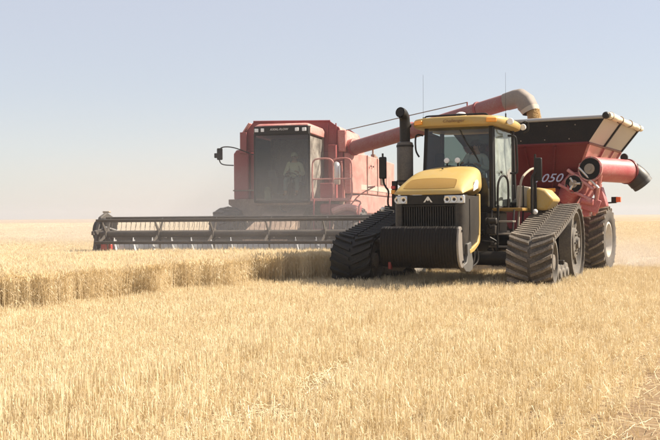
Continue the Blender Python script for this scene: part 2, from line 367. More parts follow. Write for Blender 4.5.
def scatter(name, pts, coll, label, cat):
    """pts: (x, y, z, rotx, roty, rotz, sxy, sz)"""
    me = bpy.data.meshes.new(name); me.from_pydata([p[:3] for p in pts], [], [])
    a = me.attributes.new('rot', 'FLOAT_VECTOR', 'POINT'); a.data.foreach_set('vector', [c for p in pts for c in p[3:6]])
    a = me.attributes.new('scl', 'FLOAT_VECTOR', 'POINT'); a.data.foreach_set('vector', [c for p in pts for c in (p[6], p[6], p[7])])
    o = bpy.data.objects.new(name, me); COL.objects.link(o); tag(o, label, cat, kind='stuff')
    g = bpy.data.node_groups.new(name, 'GeometryNodeTree')
    g.interface.new_socket('Geometry', in_out='INPUT', socket_type='NodeSocketGeometry'); g.interface.new_socket('Geometry', in_out='OUTPUT', socket_type='NodeSocketGeometry')
    N, L = g.nodes, g.links; gi = N.new('NodeGroupInput'); go = N.new('NodeGroupOutput')
    ip = N.new('GeometryNodeInstanceOnPoints'); ci = N.new('GeometryNodeCollectionInfo'); ci.inputs['Collection'].default_value = coll; ci.inputs['Separate Children'].default_value = True; ci.inputs['Reset Children'].default_value = True
    ra = N.new('GeometryNodeInputNamedAttribute'); ra.data_type = 'FLOAT_VECTOR'; ra.inputs[0].default_value = 'rot'
    sa = N.new('GeometryNodeInputNamedAttribute'); sa.data_type = 'FLOAT_VECTOR'; sa.inputs[0].default_value = 'scl'
    er = N.new('FunctionNodeEulerToRotation'); L.new(ra.outputs[0], er.inputs[0])
    L.new(gi.outputs[0], ip.inputs['Points']); L.new(ci.outputs[0], ip.inputs['Instance']); ip.inputs['Pick Instance'].default_value = True
    L.new(er.outputs[0], ip.inputs['Rotation']); L.new(sa.outputs[0], ip.inputs['Scale']); L.new(ip.outputs[0], go.inputs[0])
    md = o.modifiers.new('scatter', 'NODES'); md.node_group = g
    return o
P_stub, P_flat, P_bare, P_wheat = [], [], [], []
def under_machine(x, y):                          # beneath the tracks and tyres nothing stands upright
    a = R(T_YAW); dx, dy = x-T_POS[0], y-T_POS[1]; lx, ly = math.cos(a)*dx-math.sin(a)*dy, math.sin(a)*dx+math.cos(a)*dy
    if abs(abs(lx)-1.71) < .36 and -.42 < ly < 8: return 2
    a = R(G_YAW); dx, dy = x-G_POS[0], y-G_POS[1]; lx, ly = math.cos(a)*dx-math.sin(a)*dy, math.sin(a)*dx+math.cos(a)*dy
    if abs(abs(lx)-1.24) < .36 and -.6 < ly < 9: return 2
    return 0
def sow():
    HA = math.atan2(HDIR[0], HDIR[1]); q_ = .19
    for y0, y1, sp, k in ((2.0, 14, .38*.68, 1.0), (14, 27, .30, 1.0), (27, 45, .38, 1.5), (45, 90, .62, 2.4), (90, 170, 1.15, 4.4)):
        lat = q_*2*k*(.667 if k == 1.0 else .75)
        if k == 1.0: lat = .38*.5                      # drill rows line up from patch to patch
        span = .42*y1+3+y1*.5; v = -span-y1*.5
        v = math.floor(v/lat)*lat
        while v < span+2:
            lane = 1+rng.gauss(0, .11)+.10*math.sin(v*2.6+.8)+.08*math.sin(v*1.13)
            uu = 0
            while uu < y1*1.15:
                uu += sp*(1.45 if k == 1.0 else 1)
                px = v*HDIR[1]+uu*HDIR[0]+rng.uniform(-.3, .3)*sp*HDIR[0]; py = -v*HDIR[0]+uu*HDIR[1]+rng.uniform(-.3, .3)*sp*HDIR[1]
                if not (y0 <= py < y1) or abs(px) > .42*py+2.6: continue
                z = gz(px, py); rz = -HA+rng.choice((0, math.pi))+rng.gauss(0, .05); t = rng.gauss(0, .04); u2 = rng.gauss(0, .04)
                sz = 1+rng.gauss(0, .06)
                if incrop(px+.10*math.sin(py*3.1)+rng.uniform(-.12, .12), py):
                    P_wheat.append((px, py, z, t*.6, u2*.6, rng.uniform(0, 6.28), k, (1+(sz-1)*.5)*(1+.02*math.sin(px*.9+py*.5)+.015*math.sin(px*2.7-py*1.9)))); continue
                um = under_machine(px, py)
                b1 = abs(band(px, py, -.93, 5.35)+.06*math.sin(py*1.7)); b2 = band(px, py, 1.86, 5.5)+.05*math.sin(py*2.3)
                if um: P_flat.append((px, py, z, t, u2, rng.gauss(0, .5), k, .35)); continue
                if b1 < .17 and rng.random() < .68: P_flat.append((px, py, z, t, u2, rng.gauss(0, .5), k, sz)); continue
                if .20 <= b1 < .45: sz *= 1.12
                if abs(b2) < .33: P_bare.append((px, py, z, t, u2, rz, k, sz)); continue
                P_stub.append((px, py, z, t, u2, rz, k, sz*lane*(1+.10*math.sin(px*1.3+1)*math.sin(py*.8)+.06*math.sin(px*3.1+py))))
            v += lat
sow()
def wheel_track():
    m = coat('bare_soil', (.15, .095, .055), .95, .45, dustcol=(.34, .25, .15), bump=.6, scale=3, spec=.1)
    V = []; F = []; n = 0
    for i in range(60):
        y = 1.5+i*.6; w = .30+.06*math.sin(i*1.9)
        c = ((y-5.5)*HDIR[0]/HDIR[1]+1.86-.05*math.sin(y*2.3), y)
        for s_ in (-1, -.3, .3, 1): x_, y_ = c[0]+s_*w*HDIR[1], c[1]-s_*w*HDIR[0]; V.append((x_, y_, gz(x_, y_)+.006+(0 if abs(s_) == 1 else .004)))
    F = [(4*i+k, 4*i+k+1, 4*i+k+5, 4*i+k+4) for i in range(59) for k in range(3)]
    o = MB().add(V, F).build('wheel_track', m, ang=60); o['kind'] = 'structure'
wheel_track()
scatter('stubble', P_stub, proto_coll('stubble_proto', patch_stubble, 7, STUB), 'pale golden cut wheat stubble covering the near field', 'stubble')
scatter('flattened_straw', P_flat, proto_coll('flat_proto', patch_flat, 4, STUBP), 'pale flattened straw lying in the wheel track across the stubble', 'straw')
scatter('loose_straw', P_bare, proto_coll('bare_proto', patch_bare, 4, STUB), 'loose straw on bare soil in the bottom right corner', 'straw')
scatter('standing_wheat', P_wheat, proto_coll('wheat_proto', patch_wheat, 7, WHEAT), 'uncut ripe wheat standing in front of the harvester header', 'wheat')

# ------------------------------------------------------------------ shared machine pieces
def lug_mesh(name, w, h, t, off, mat, curve_r=0):
    """one slanted tread bar, x from the middle outwards (w), height h along z, thickness t and slant off along y"""
    V = []
    for x, o in ((0, 0), (w*.55, off*.5), (w, off)):
        dz = 0
        if curve_r: dz = -(curve_r-math.sqrt(max(0, curve_r**2-o*o)))
        for yy, zz in ((-t/2, -.03), (t/2, -.03), (t*.36, h), (-t*.36, h)): V.append((x, yy+o, zz+dz))
    F = [(0, 1, 2, 3), (8, 11, 10, 9)]+[(a+i, a+(i+1) % 4, a+4+(i+1) % 4, a+4+i) for a in (0, 4) for i in range(4)]
    return MB().add(V, F).mesh(name, mat, 25)
def wheel(parent, c, Rr, w, rim, nl, mt, mr, lug_h=.05, rnd=0, base=None):
    hw = w/2
    prof = [(rim, -hw*.72), (rim+.02, -hw*.86), (rim+(Rr-rim)*.35, -hw), (rim+(Rr-rim)*.75, -hw*.98), (Rr-lug_h*1.2, -hw*.86), (Rr-lug_h, -hw*.45), (Rr-lug_h*.9, 0)]
    prof += [(r, -h) for r, h in prof[-2::-1]]
    if rnd: prof = [(r_-rnd*(abs(h_)/hw)**2.2*(1 if r_ > rim+.1 else 0), h_) for r_, h_ in prof]
    ty = MB().lathe(prof, axis='x', n=48).build('tyre', base or mt, parent, loc=c, ang=50)
    for s in (-1, 1):
        me = lug_mesh('lug', hw*.96, lug_h*1.15, .085*Rr, .22*Rr, mt, Rr*1.0)
        me2 = me
        if s < 0:
            me2 = me.copy(); me2.transform(Matrix.Scale(-1, 4, (1, 0, 0))); me2.flip_normals()
        if rnd:
            for v_ in me2.vertices: v_.co.z -= rnd*(abs(v_.co.x)/hw)**2.2
        me2.transform(Matrix.Translation((0, 0, Rr-lug_h*1.15)))
        for i in range(nl):
            place('lug', me2, ty, rot=(2*math.pi*(i+(.5 if s > 0 else 0))/nl, 0, 0))
    m = MB()
    for s in (-1, 1):
        m.lathe([(rim+.005, s*hw*.70), (rim+.03, s*hw*.88), (rim-.02, s*hw*.9), (rim-.05, s*hw*.6), (rim-.07, s*hw*.22), (rim*.55, s*hw*.30), (rim*.5, s*hw*.42), (.12, s*hw*.42), (.1, s*hw*.6), (.001, s*hw*.6)], axis='x', n=40)
        for k in range(10):
            a = k*math.pi/5; m.cyl((s*hw*.41, rim*.38*math.cos(a), rim*.38*math.sin(a)), (s*hw*.48, rim*.38*math.cos(a), rim*.38*math.sin(a)), .022, n=6)
    m.build('rim', mr, ty, ang=30)
    return ty

def person(root, label_cat, pelvis, lean, shirt, legs, capm, hand_l, hand_r, look=(0, -1, 0)):
    """seated figure facing local -y; one continuous skin, with clothing as children"""
    P = Vector(pelvis)
    hips = [P+Vector((s*.10, 0, 0)) for s in (-1, 1)]
    chest = P+Vector((0, -.02+lean*.2, .32)); nb = P+Vector((0, -.02+lean*.4, .50)); nk = nb+Vector((0, -.015, .07)); hd = nk+Vector((0, -.03, .10)); ht = hd+Vector((0, -.005, .10))
    sh = [nb+Vector((s*.19, 0, -.05)) for s in (-1, 1)]
    kn = [hips[i]+Vector((s*.07, -.44, .02)) for i, s in enumerate((-1, 1))]
    an = [kn[i]+Vector((0, -.06, -.42)) for i in (0, 1)]; toe = [an[i]+Vector((0, -.17, -.05)) for i in (0, 1)]
    hands = [Vector(hand_l), Vector(hand_r)]; elb = []
    for i, s in enumerate((-1, 1)):
        mid = (sh[i]+hands[i])/2; d = (hands[i]-sh[i]).length; k = math.sqrt(max(.0, .29**2-(d/2)**2)); elb.append(mid+Vector((s*.5, .1, -.85)).normalized()*k)
    def skin(name, nodes, edges, mat, parent, rootidx=0, sub=2):
        me = bpy.data.meshes.new(name); me.from_pydata([n[0] for n in nodes], edges, []); me.materials.append(mat)
        o = place(name, me, parent)
        md = o.modifiers.new('skin', 'SKIN'); md.use_smooth_shade = True
        for i, n in enumerate(nodes):
            r = n[1]; me.skin_vertices[0].data[i].radius = r if isinstance(r, tuple) else (r, r); me.skin_vertices[0].data[i].use_root = (i == rootidx)
        sb = o.modifiers.new('sub', 'SUBSURF'); sb.levels = sub; sb.render_levels = sub
        return o
    N = [(P, (.15, .11)), (chest, (.15, .10)), (nb, (.09, .07)), (nk, .052), (hd, (.075, .09)), (ht, (.055, .065)), (hd+Vector((0, -.105, -.01)), .016)]
    E = [(0, 1), (1, 2), (2, 3), (3, 4), (4, 5), (4, 6)]
    for i in (0, 1):
        b = len(N); N += [(hips[i], .085), (kn[i], .06), (an[i], .042), (toe[i], .035)]; E += [(0, b), (b, b+1), (b+1, b+2), (b+2, b+3)]
        b = len(N); fd = (hands[i]-elb[i]).normalized(); palm = hands[i]+fd*.05
        N += [(sh[i], .055), (elb[i], .042), (hands[i], .027), (palm, (.032, .018))]; E += [(2, b), (b, b+1), (b+1, b+2), (b+2, b+3)]
        side = fd.cross(Vector((0, 0, 1))).normalized()
        for k, l in ((-1.5, .05), (-.5, .062), (.5, .066), (1.5, .058)):
            f = len(N); q = palm+side*k*.018+fd*.02; N += [(q+fd*l*.5, .009), (q+fd*l*.7+Vector((0, 0, -.03)), .008)]; E += [(b+3, f), (f, f+1)]
        f = len(N); N += [(palm-side*(.04 if i else -.04)-fd*.015+Vector((0, 0, -.01)), .010), (palm-side*(.05 if i else -.05)+fd*.02+Vector((0, 0, -.02)), .009)]; E += [(b+2, f), (f, f+1)]
    body = skin('body', N, E, SKIN, root)
    skin('shirt', [(P+Vector((0, 0, .02)), (.175, .135)), (chest, (.175, .125)), (nb, (.115, .085))]+[(sh[0], .072), (elb[0], .058), (hands[0]-(hands[0]-elb[0])*.12, .04), (sh[1], .072), (elb[1], .058), (hands[1]-(hands[1]-elb[1])*.12, .04)],
         [(0, 1), (1, 2), (2, 3), (3, 4), (4, 5), (2, 6), (6, 7), (7, 8)], shirt, root)
    skin('trousers', [(P+Vector((0, 0, -.01)), (.17, .14)), (hips[0], .105), (kn[0], .08), (an[0]+Vector((0, 0, .06)), .065), (hips[1], .105), (kn[1], .08), (an[1]+Vector((0, 0, .06)), .065)],
         [(0, 1), (1, 2), (2, 3), (0, 4), (4, 5), (5, 6)], legs, root)
    m = MB().lathe([(.1, -.01), (.105, .02), (.098, .06), (.07, .10), (.001, .115)], (hd.x, hd.y+.005, hd.z+.035), 'z', 16)
    m.prism([(hd.x-.075, hd.y-.06), (hd.x+.075, hd.y-.06), (hd.x+.06, hd.y-.165), (hd.x, hd.y-.18), (hd.x-.06, hd.y-.165)], 'z', hd.z+.03, hd.z+.042)
    m.build('cap', capm, root)
    e = MB()
    for s in (-1, 1): e.ball(hd+Vector((s*.033, -.083, .018)), .013, 8)
    e.build('eyes', BLK, root)
    h = MB()
    for s in (-1, 1): h.ball(hd+Vector((s*.083, .0, .0)), .022, 8, (.5, 1, 1.4))
    h.build('ears', SKIN, root)
    MB().tube(cpath([hd+Vector((-.028, -.082, -.045)), hd+Vector((0, -.090, -.05)), hd+Vector((.028, -.082, -.045))], 3), .006, 6).build('mouth', REDC, root)
    return body
# ------------------------------------------------------------------ tracked tractor
def make_tractor():
    T = empty('tracked_tractor', (T_POS[0], T_POS[1], 0), T_YAW)
    tag(T, 'yellow tracked tractor with black grille and front weights, pulling the red grain cart', 'tractor')
    # chassis
    m = MB(); m.bb(-.48, .48, -.75, 3.5, .48, 1.02); m.bb(-.36, .36, -1.0, -.7, .45, .95); m.bb(-.62, .62, .9, 2.6, .95, 1.42)
    m.cyl((-1.5, 2.54, .8), (1.5, 2.54, .8), .2); m.cyl((-1.5, .25, .55), (1.5, .25, .55), .13)
    m.build('chassis', BLK, T, .02)
    m = MB(); m.bb(-.1, .1, 3.3, 4.05, .42, .52); m.cyl((0, 3.95, .35), (0, 3.95, .62), .04); m.build('drawbar', STEEL, T, .01)
    # --- tracks
    r1, r2, wb = .47, .75, 2.54; c1 = (0.0, r1+.03); c2 = (wb, r2+.03)
    d = math.hypot(c2[0]-c1[0], c2[1]-c1[1]); base = math.atan2(c2[1]-c1[1], c2[0]-c1[0]); off = math.acos((r1-r2)/d)
    au = base+off; al = base-off                    # tangent angles of the upper and lower runs
    loop = []                                       # (y, z, normal angle)
    def arc(c, r, a0, a1, n):
        for i in range(n+1):
            a = a0+(a1-a0)*i/n; loop.append((c[0]+r*math.cos(a), c[1]+r*math.sin(a), a))
    arc(c2, r2, al, au, 26)
    for i in range(1, 12): loop.append((c2[0]+r2*math.cos(au)+(c1[0]+r1*math.cos(au)-c2[0]-r2*math.cos(au))*i/12, c2[1]+r2*math.sin(au)+(c1[1]+r1*math.sin(au)-c2[1]-r2*math.sin(au))*i/12-.025*math.sin(math.pi*i/12), au))
    arc(c1, r1, au, al+2*math.pi, 20)
    q0 = (c1[0]+r1*math.cos(al), c1[1]+r1*math.sin(al)); q1 = (c2[0]+r2*math.cos(al), c2[1]+r2*math.sin(al))
    for i in range(1, 12): loop.append((q0[0]+(q1[0]-q0[0])*i/12, q0[1]+(q1[1]-q0[1])*i/12, al))
    cum = [0]
    for i in range(len(loop)): a, b = loop[i], loop[(i+1) % len(loop)]; cum.append(cum[-1]+math.hypot(b[0]-a[0], b[1]-a[1]))
    def at(s):
        s %= cum[-1]
        for i in range(len(loop)):
            if cum[i+1] >= s:
                a, b = loop[i], loop[(i+1) % len(loop)]; t = (s-cum[i])/(cum[i+1]-cum[i]); da = (b[2]-a[2]+math.pi) % (2*math.pi)-math.pi
                return a[0]+(b[0]-a[0])*t, a[1]+(b[1]-a[1])*t, a[2]+da*t
    bw = .82
    lugs = {}
    for side, mt, mb_ in ((-1, RUB, RUB), (1, RUBD, TYRE)):
        cx = side*(2.12-bw/2)
        rings = []
        for x, inset in ((-bw/2, .0), (-bw/2, -.045), (bw/2, -.045), (bw/2, 0)):
            rings.append([(x, y+math.cos(a)*inset, z+math.sin(a)*inset) for y, z, a in loop])
        b = MB(); n = len(loop)
        V = [p for r in rings for p in r]; F = [(k*n+i, k*n+(i+1) % n, ((k+1) % 4)*n+(i+1) % n, ((k+1) % 4)*n+i) for k in range(4) for i in range(n)]
        tr = b.add(V, F)  .build('track', mb_, T, loc=(cx, 0, 0), ang=30)
        nl = 54
        for s in (-1, 1):
            me = lug_mesh('lug', bw*.46, .046 if side < 0 else .052, .078, .17, mt)
            me.transform(Matrix.Translation((.025, 0, 0)))
            if s < 0: me.transform(Matrix.Scale(-1, 4, (1, 0, 0))); me.flip_normals()
            for i in range(nl):
                y, z, a = at((i+(.5 if s > 0 else 0))*cum[-1]/nl)
                # outward normal (cos a, sin a) in (y, z): rotate +z onto it
                place('lug', me, tr, (0, y, z), (a-math.pi/2, 0, 0))
        # wheels
        m = MB()
        for sx in (-1, 1):
            hw = .12; o = sx*.24
            m.lathe([(r2-.05, o-hw), (r2-.05, o+hw), (r2-.13, o+hw), (r2-.16, o+.02), (.34, o-.02*sx), (.30, o+.1*sx), (.12, o+.12*sx), (.11, o+.17*sx), (.001, o+.17*sx)], (0, c2[0], c2[1]), 'x', 40)
            for k in range(8):
                a = k*math.pi/4; m.box((o+.03*sx, c2[0]+.47*math.cos(a), c2[1]+.47*math.sin(a)), (.05, .30, .06), (math.degrees(a), 0, 0))
                m.cyl((o+.1*sx, c2[0]+.22*math.cos(a), c2[1]+.22*math.sin(a)), (o+.15*sx, c2[0]+.22*math.cos(a), c2[1]+.22*math.sin(a)), .02, n=6)
        m.build('drive_wheel', WHEELD, tr, ang=30)
        m = MB()
        for sx in (-1, 1):
            o = sx*.24
            m.lathe([(r1-.05, o-.12), (r1-.05, o+.12), (r1-.10, o+.12), (r1-.12, o+.03*sx), (.16, o+.02*sx), (.14, o+.12*sx), (.001, o+.13*sx)], (0, c1[0], c1[1]), 'x', 36)
        m.build('idler_wheel', WHEELD, tr, ang=30)
        for yy in (.72, 1.12, 1.52):
            m = MB()
            for sx in (-1, 1): m.lathe([(.001, sx*.36), (.08, sx*.36), (.1, sx*.33), (.17, sx*.33), (.185, sx*.30), (.185, sx*.12), (.001, sx*.12)], (0, yy, .25), 'x', 24)
            m.build('roller', WHEELD, tr, ang=30)
        m = MB(); m.bb(-.09, .09, .3, 2.3, .4, .62); m.box((0, 1.1, .45), (.7, .10, .08)); m.build('track_frame', GREY, tr, .01)
    # --- front weights
    prof = [(-1.22, 1.13), (-1.25, 1.165), (-1.32, 1.175), (-1.39, 1.14), (-1.44, 1.03), (-1.47, .88), (-1.45, .70), (-1.40, .56), (-1.31, .46), (-1.22, .43), (-1.14, .45), (-1.11, .54), (-1.16, .66), (-1.20, .84), (-1.21, 1.0)]
    nw = 26; w0, w1 = -.70, .66; tw = (w1-w0)/nw
    wr = MB(); wr.bb(w0, w1, -1.12, -.9, .68, .86); wr.cyl((w0+.01, -1.27, 1.12), (w1-.01, -1.27, 1.12), .03); wrm = wr.build('weight_carrier', BLK, T)
    wm = MB().prism(prof, 'x', -tw*.485, tw*.485).mesh('weight', IRON, 40)
    for i in range(nw):
        place('weight', wm, wrm, (w0+tw*(i+.5), rng.uniform(-.004, .004), rng.uniform(-.004, .004)), bevel=.005)
    for x, mt in ((w0-.022, IRON), (w1+.026, coat('plate_steel', (.16, .15, .14), .4, .2))):
        e = MB().prism([(y*.985-.017, z*.985+.012) for y, z in prof], 'x', x-.02, x+.02).build('end_plate', mt, wrm, .006)
        c = MB()
        for yy, zz in ((-1.25, 1.09), (-1.2, .55)): c.cyl((x-.03, yy, zz), (x+.04, yy, zz), .022, n=8)
        c.build('bolt', BLK, wrm)
    MB().prism([(-1.38, .42), (-1.38, .55), (-1.30, .50), (-1.30, .40)], 'x', -.61, -.56).build('red_flag', REDG, wrm)
    # brackets under the nose
    for s in (-1, 1):
        m = MB().prism([(-.80, .85), (-.55, .88), (-.50, .66), (-.42, .52), (-.46, .38), (-.66, .34), (-.92, .36), (-1.06, .43), (-1.04, .49), (-.86, .52), (-.78, .64)], 'x', s*.64-.05, s*.64+.05)
        m.cyl((s*.64, -.72, .52), (s*.68, -.72, .52), .05, n=10); m.cyl((s*.64, -.62, .74), (s*.68, -.62, .74), .03, n=8)
        m.build('nose_bracket', coat('cast_steel', (.07, .068, .065), .5, .2, dustcol=(.25, .22, .18)), T, .012)
        m = MB(); m.tube(cpath([(s*.6, -.3, .9), (s*.66, -.25, .66), (s*.66, -.30, .5), (s*.62, -.36, .38)], 4), .02, 6); m.tube(cpath([(s*.55, -.1, .95), (s*.64, .05, .7), (s*.66, 0, .5), (s*.6, -.2, .4)], 4), .016, 6)
        m.build('hose', GREY, T)
    # --- nose: grille, side panels, hood
    MB().bb(-.60, .60, -.80, .1, .80, 1.70).build('radiator_housing', BLKG, T, .01)
    gr = MB(); gr.bb(-.63, .63, -.90, -.84, 1.52, 1.56); gr.bb(-.63, -.57, -.90, -.80, .84, 1.53); gr.bb(.50, .58, -.90, -.80, .84, 1.53); gr.bb(-.63, .58, -.90, -.84, .82, .86); go = gr.build('grille_frame', BLK, T, .008)
    sl = MB().box((0, 0, 0), (.014, .05, .70)).mesh('grille_slat', GREY)
    for i in range(24): place('grille_slat', sl, go, (-.55+i*1.03/23, -.855, 1.19))
    for s in (-1, 1):
        ring = []
        for z in (.78, 1.2, 1.715):
            k = .02 if z < 1 else 0
            ring.append([(s*(p[0]-k), p[1], z) for p in ((.50, -.925), (.57, -.93), (.625, -.90), (.66, -.83), (.675, -.70), (.68, -.3), (.68, .03), (.62, .03), (.62, -.6), (.56, -.82))])
        MB().loft(ring).build('side_grille', GREY, T, .006)
        sv = MB().bb(s*.681-.004, s*.681+.004, -.62, -.60, .9, 1.66); sv.build('panel_seam', BLKG, T)
        MB().prism([(.035, .84), (.08, .9), (.11, 1.3), (.11, 1.76), (.035, 1.76), (.035, 1.2), (.02, 1.0), (-.1, .86), (-.45, .78), (-.66, .75), (-.64, .66), (-.35, .70), (-.1, .78)], 'x', s*.66-.03, s*.66+.035).build('side_trim', YEL, T, .015)
    def hsec(y, w, t, b, sh):
        pr = [(w, b), (w, (b+t)/2-.02 if t-b > .3 else b+(t-b)*.4), (w-.012, t-sh*.75), (w-sh*.22, t-sh*.36), (w-sh*.62, t-sh*.10), (w-sh*1.15, t-sh*.02), (0, t+.012)]
        return [(x, y, z) for x, z in pr]+[(-x, y, z) for x, z in pr[-2::-1]]
    hd = [hsec(-.945, .640, 1.765, 1.735, .05), hsec(-.93, .655, 1.81, 1.735, .08), hsec(-.86, .67, 1.875, 1.735, .14), hsec(-.72, .685, 1.965, 1.735, .22), hsec(-.50, .695, 2.06, 1.735, .28), hsec(-.2, .70, 2.165, 1.735, .30), hsec(.02, .695, 2.22, 1.735, .29),
          hsec(.2, .67, 2.255, 1.735, .27), hsec(.5, .60, 2.30, 1.72, .24), hsec(.8, .54, 2.325, 1.70, .22), hsec(1.02, .50, 2.33, 1.70, .2)]
    hood = MB().loft(hd).build('hood', YEL, T, ang=50); hsub = hood.modifiers.new('sub', 'SUBSURF'); hsub.levels = 2; hsub.render_levels = 2
    bpy.context.view_layer.update(); hev = hood.evaluated_get(bpy.context.evaluated_depsgraph_get())
    def top(x, y): ok, p, n_, i_ = hev.ray_cast((x, y, 4), (0, 0, -1)); return p.z if ok else 1.8
    # recessed panel on the slope of the hood
    def hz(y):
        Y = [-.93, -.86, -.72, -.50, -.2, .02, .2]; Z = [1.81, 1.875, 1.965, 2.06, 2.165, 2.22, 2.255]
        for i in range(len(Y)-1):
            if Y[i] <= y <= Y[i+1]: return Z[i]+(Z[i+1]-Z[i])*(y-Y[i])/(Y[i+1]-Y[i])
        return Z[0] if y < Y[0] else Z[-1]
    out = cpath([(-.42, -.885, 0), (0, -.90, 0), (.42, -.885, 0), (.48, -.84, 0), (.45, -.62, 0), (.38, -.56, 0), (0, -.545, 0), (-.38, -.56, 0), (-.45, -.62, 0), (-.48, -.84, 0)], 4, True)
    n = len(out); V = []; off_ = .008
    for sc, dz in ((1, -.01), (1, .006), (.975, .006), (.965, .003)):
        for p in out:
            x, y = p.x*sc, -.72+(p.y+.72)*sc; drop = .02*max(0, abs(x)-.40)/.1
            V.append((x, y, top(x, y)+dz))
    F = [(k*n+i, k*n+(i+1) % n, (k+1)*n+(i+1) % n, (k+1)*n+i) for k in range(3) for i in range(n)]
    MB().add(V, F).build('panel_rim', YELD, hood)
    V2 = []
    for sc in (.965, .8, .6, .4, .2, .06):
        for p in out:
            x, y = p.x*sc, -.72+(p.y+.72)*sc; V2.append((x, y, top(x, y)+.0035))
    F2 = [(k*n+i, k*n+(i+1) % n, (k+1)*n+(i+1) % n, (k+1)*n+i) for k in range(5) for i in range(n)]+[tuple(range(5*n, 6*n))]
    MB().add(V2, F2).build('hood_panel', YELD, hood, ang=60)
    MB().lathe([(.001, .02), (.016, .02), (.02, 0)], (.0, -.02, 2.235), 'z', 10).build('hood_latch', BLK, hood)
    MB().prism([(-.42, 1.80), (-.10, 1.86), (-.05, 1.98), (-.12, 2.02), (-.25, 2.0), (-.40, 1.90)], 'x', .690, .703).build('side_lamp', LENS, T, .004)
    # band with headlights and emblem
    bd = MB(); bd.loft([[(x, y, z) for x, y in ((-.67, -.72), (-.645, -.86), (-.60, -.915), (-.5, -.935), (.5, -.935), (.60, -.915), (.645, -.86), (.67, -.72))] for z in (1.565, 1.733)])
    bo = bd.build('headlight_band', BLK, T, .004)
    for s, xs in ((-1, (-.585, -.46)), (1, (.36, .49, .60))):
        x0, x1 = (-.635, -.39) if s < 0 else (.30, .665)
        hp = [(x0, -.938+(0 if s > 0 else .055)), (x0+.06, -.948), (x1-.08, -.948), (x1-.015, -.90 if s > 0 else -.945), (x1, -.84 if s > 0 else -.93), (x1-.03, -.80 if s > 0 else -.90), (x0+.02, -.88)]
        h = MB().loft([[(x, y, z) for x, y in hp] for z in (1.575, 1.722)]).build('headlight', CLEAR, bo, .012)
        for x in xs:
            yy = -.95 if abs(x) < .55 else -.925
            MB().lathe([(.052, .0), (.058, -.012), (.045, -.012), (.02, .0), (.001, .004)], (x, yy, 1.648), 'y', 20).build('reflector', SILV, h)
            MB().ball((x, yy-.004, 1.648), .028, 12, (1, .5, 1)).build('bulb', GREY, h)
    em = MB()
    em.prism([(-.085, 1.60), (-.01, 1.705), (.01, 1.705), (.085, 1.60), (.055, 1.60), (.025, 1.645), (.0, 1.62), (-.025, 1.645), (-.055, 1.60)], 'y', -.946, -.936); em.build('emblem', SILV, bo)
    # --- exhaust stack
    m = MB(); m.cyl((-1.06, .9, 1.35), (-1.06, .9, 2.0), .10); m.lathe([(.10, 1.96), (.16, 2.0), (.165, 2.03), (.165, 2.80), (.155, 2.84), (.11, 2.86)], (-1.06, .9, 0), 'z', 28)
    ex = m.build('exhaust_stack', coat('stack_metal', (.06, .056, .052), .45, .10, metal=.3), T, ang=30)
    pts = cpath([(-1.06, .9, 2.84), (-1.06, .9, 3.2), (-1.06, .88, 3.34), (-1.07, .80, 3.42), (-1.09, .70, 3.44)], 5)
    m = MB().tube(pts, .105, 20, caps=False); m.tube([p+(p-pts[-2])*0 for p in pts[-4:]], .088, 20); m.build('exhaust_pipe', BLK, ex, ang=50)
    m = MB()
    for z in (2.06, 2.77): m.lathe([(.17, z-.02), (.175, z-.02), (.175, z+.02), (.17, z+.02)], (-1.06, .9, 0), 'z', 28, True)
    m.build('clamp', BLK, ex)
    # --- cab
    cf, cr = 1.0, 2.55; zl, zr = 1.5, 3.12
    def cx(y): return .80
    m = MB(); m.bb(-.78, .78, cf, cr, 1.42, 1.52); m.bb(-.6, .6, cf+.02, cf+.1, 1.5, 2.1); m.bb(-.8, .8, cr-.08, cr, 1.5, 2.0); cab = m.build('cab_frame', BLK, T, .02)
    for x0, y0, x1, y1, r in ((-.70, cf-.02, -.66, cf+.10, .045), (.70, cf-.02, .66, cf+.10, .05), (-.80, 1.75, -.78, 1.75, .035), (.80, cr, .76, cr-.05, .05), (-.80, cr, -.76, cr-.05, .05)):
        MB().tube([(x0, y0, 1.5), ((x0+x1)/2, (y0+y1)/2, 2.3), (x1, y1, 3.14)], r, 8).build('pillar', BLK, cab)
    # windshield (curved), door, side and rear glass
    ws = []
    for z, k in ((1.55, 0), (2.3, .45), (3.12, 1)):
        ws.append([(x*(1-.05*k), cf-.06*(1-(x/.7)**2)+.10*k-.02, z) for x in [(-.69+i*1.38/10) for i in range(11)]])
    MB().loft(ws, caps=False, closed=False).build('windshield', GLT, cab)
    MB().quad((.735, cf+.06, 1.54), (.80, cr-.34, 1.54), (.765, cr-.14, 3.06), (.70, cf+.16, 3.08), .006).build('door_glass', GLD, cab)
    m = MB(); dl = [(.742, cf+.05, 1.53), (.80, cr-.33, 1.53), (.79, cr-.28, 1.9), (.768, cr-.12, 3.07), (.70, cf+.15, 3.09)]; m.tube(dl, .022, 6, True); m.build('door_frame', BLK, cab)
    MB().ball((.785, 1.42, 2.22), .035, 10, (.6, 1.6, .9)).build('door_handle', BLK, cab)
    MB().quad((-.735, cf+.06, 1.54), (-.80, cr-.1, 1.54), (-.765, cr-.14, 3.06), (-.70, cf+.16, 3.08), .006).build('side_glass', GLT, cab)
    MB().quad((-.74, cr-.03, 2.0), (.74, cr-.03, 2.0), (.72, cr-.06, 3.06), (-.72, cr-.06, 3.06), .006).build('rear_glass', GLT, cab)
    # roof
    def rsec(z, k, dx):
        return [(x*k+dx*0, y, z) for x, y in ((-.80, .80), (-.45, .70), (0, .675), (.45, .70), (.80, .80), (.98, 1.0), (1.0, 1.8), (.96, 2.7), (.8, 2.95), (-.8, 2.95), (-.96, 2.7), (-1.0, 1.8), (-.98, 1.0))]
    rs = []
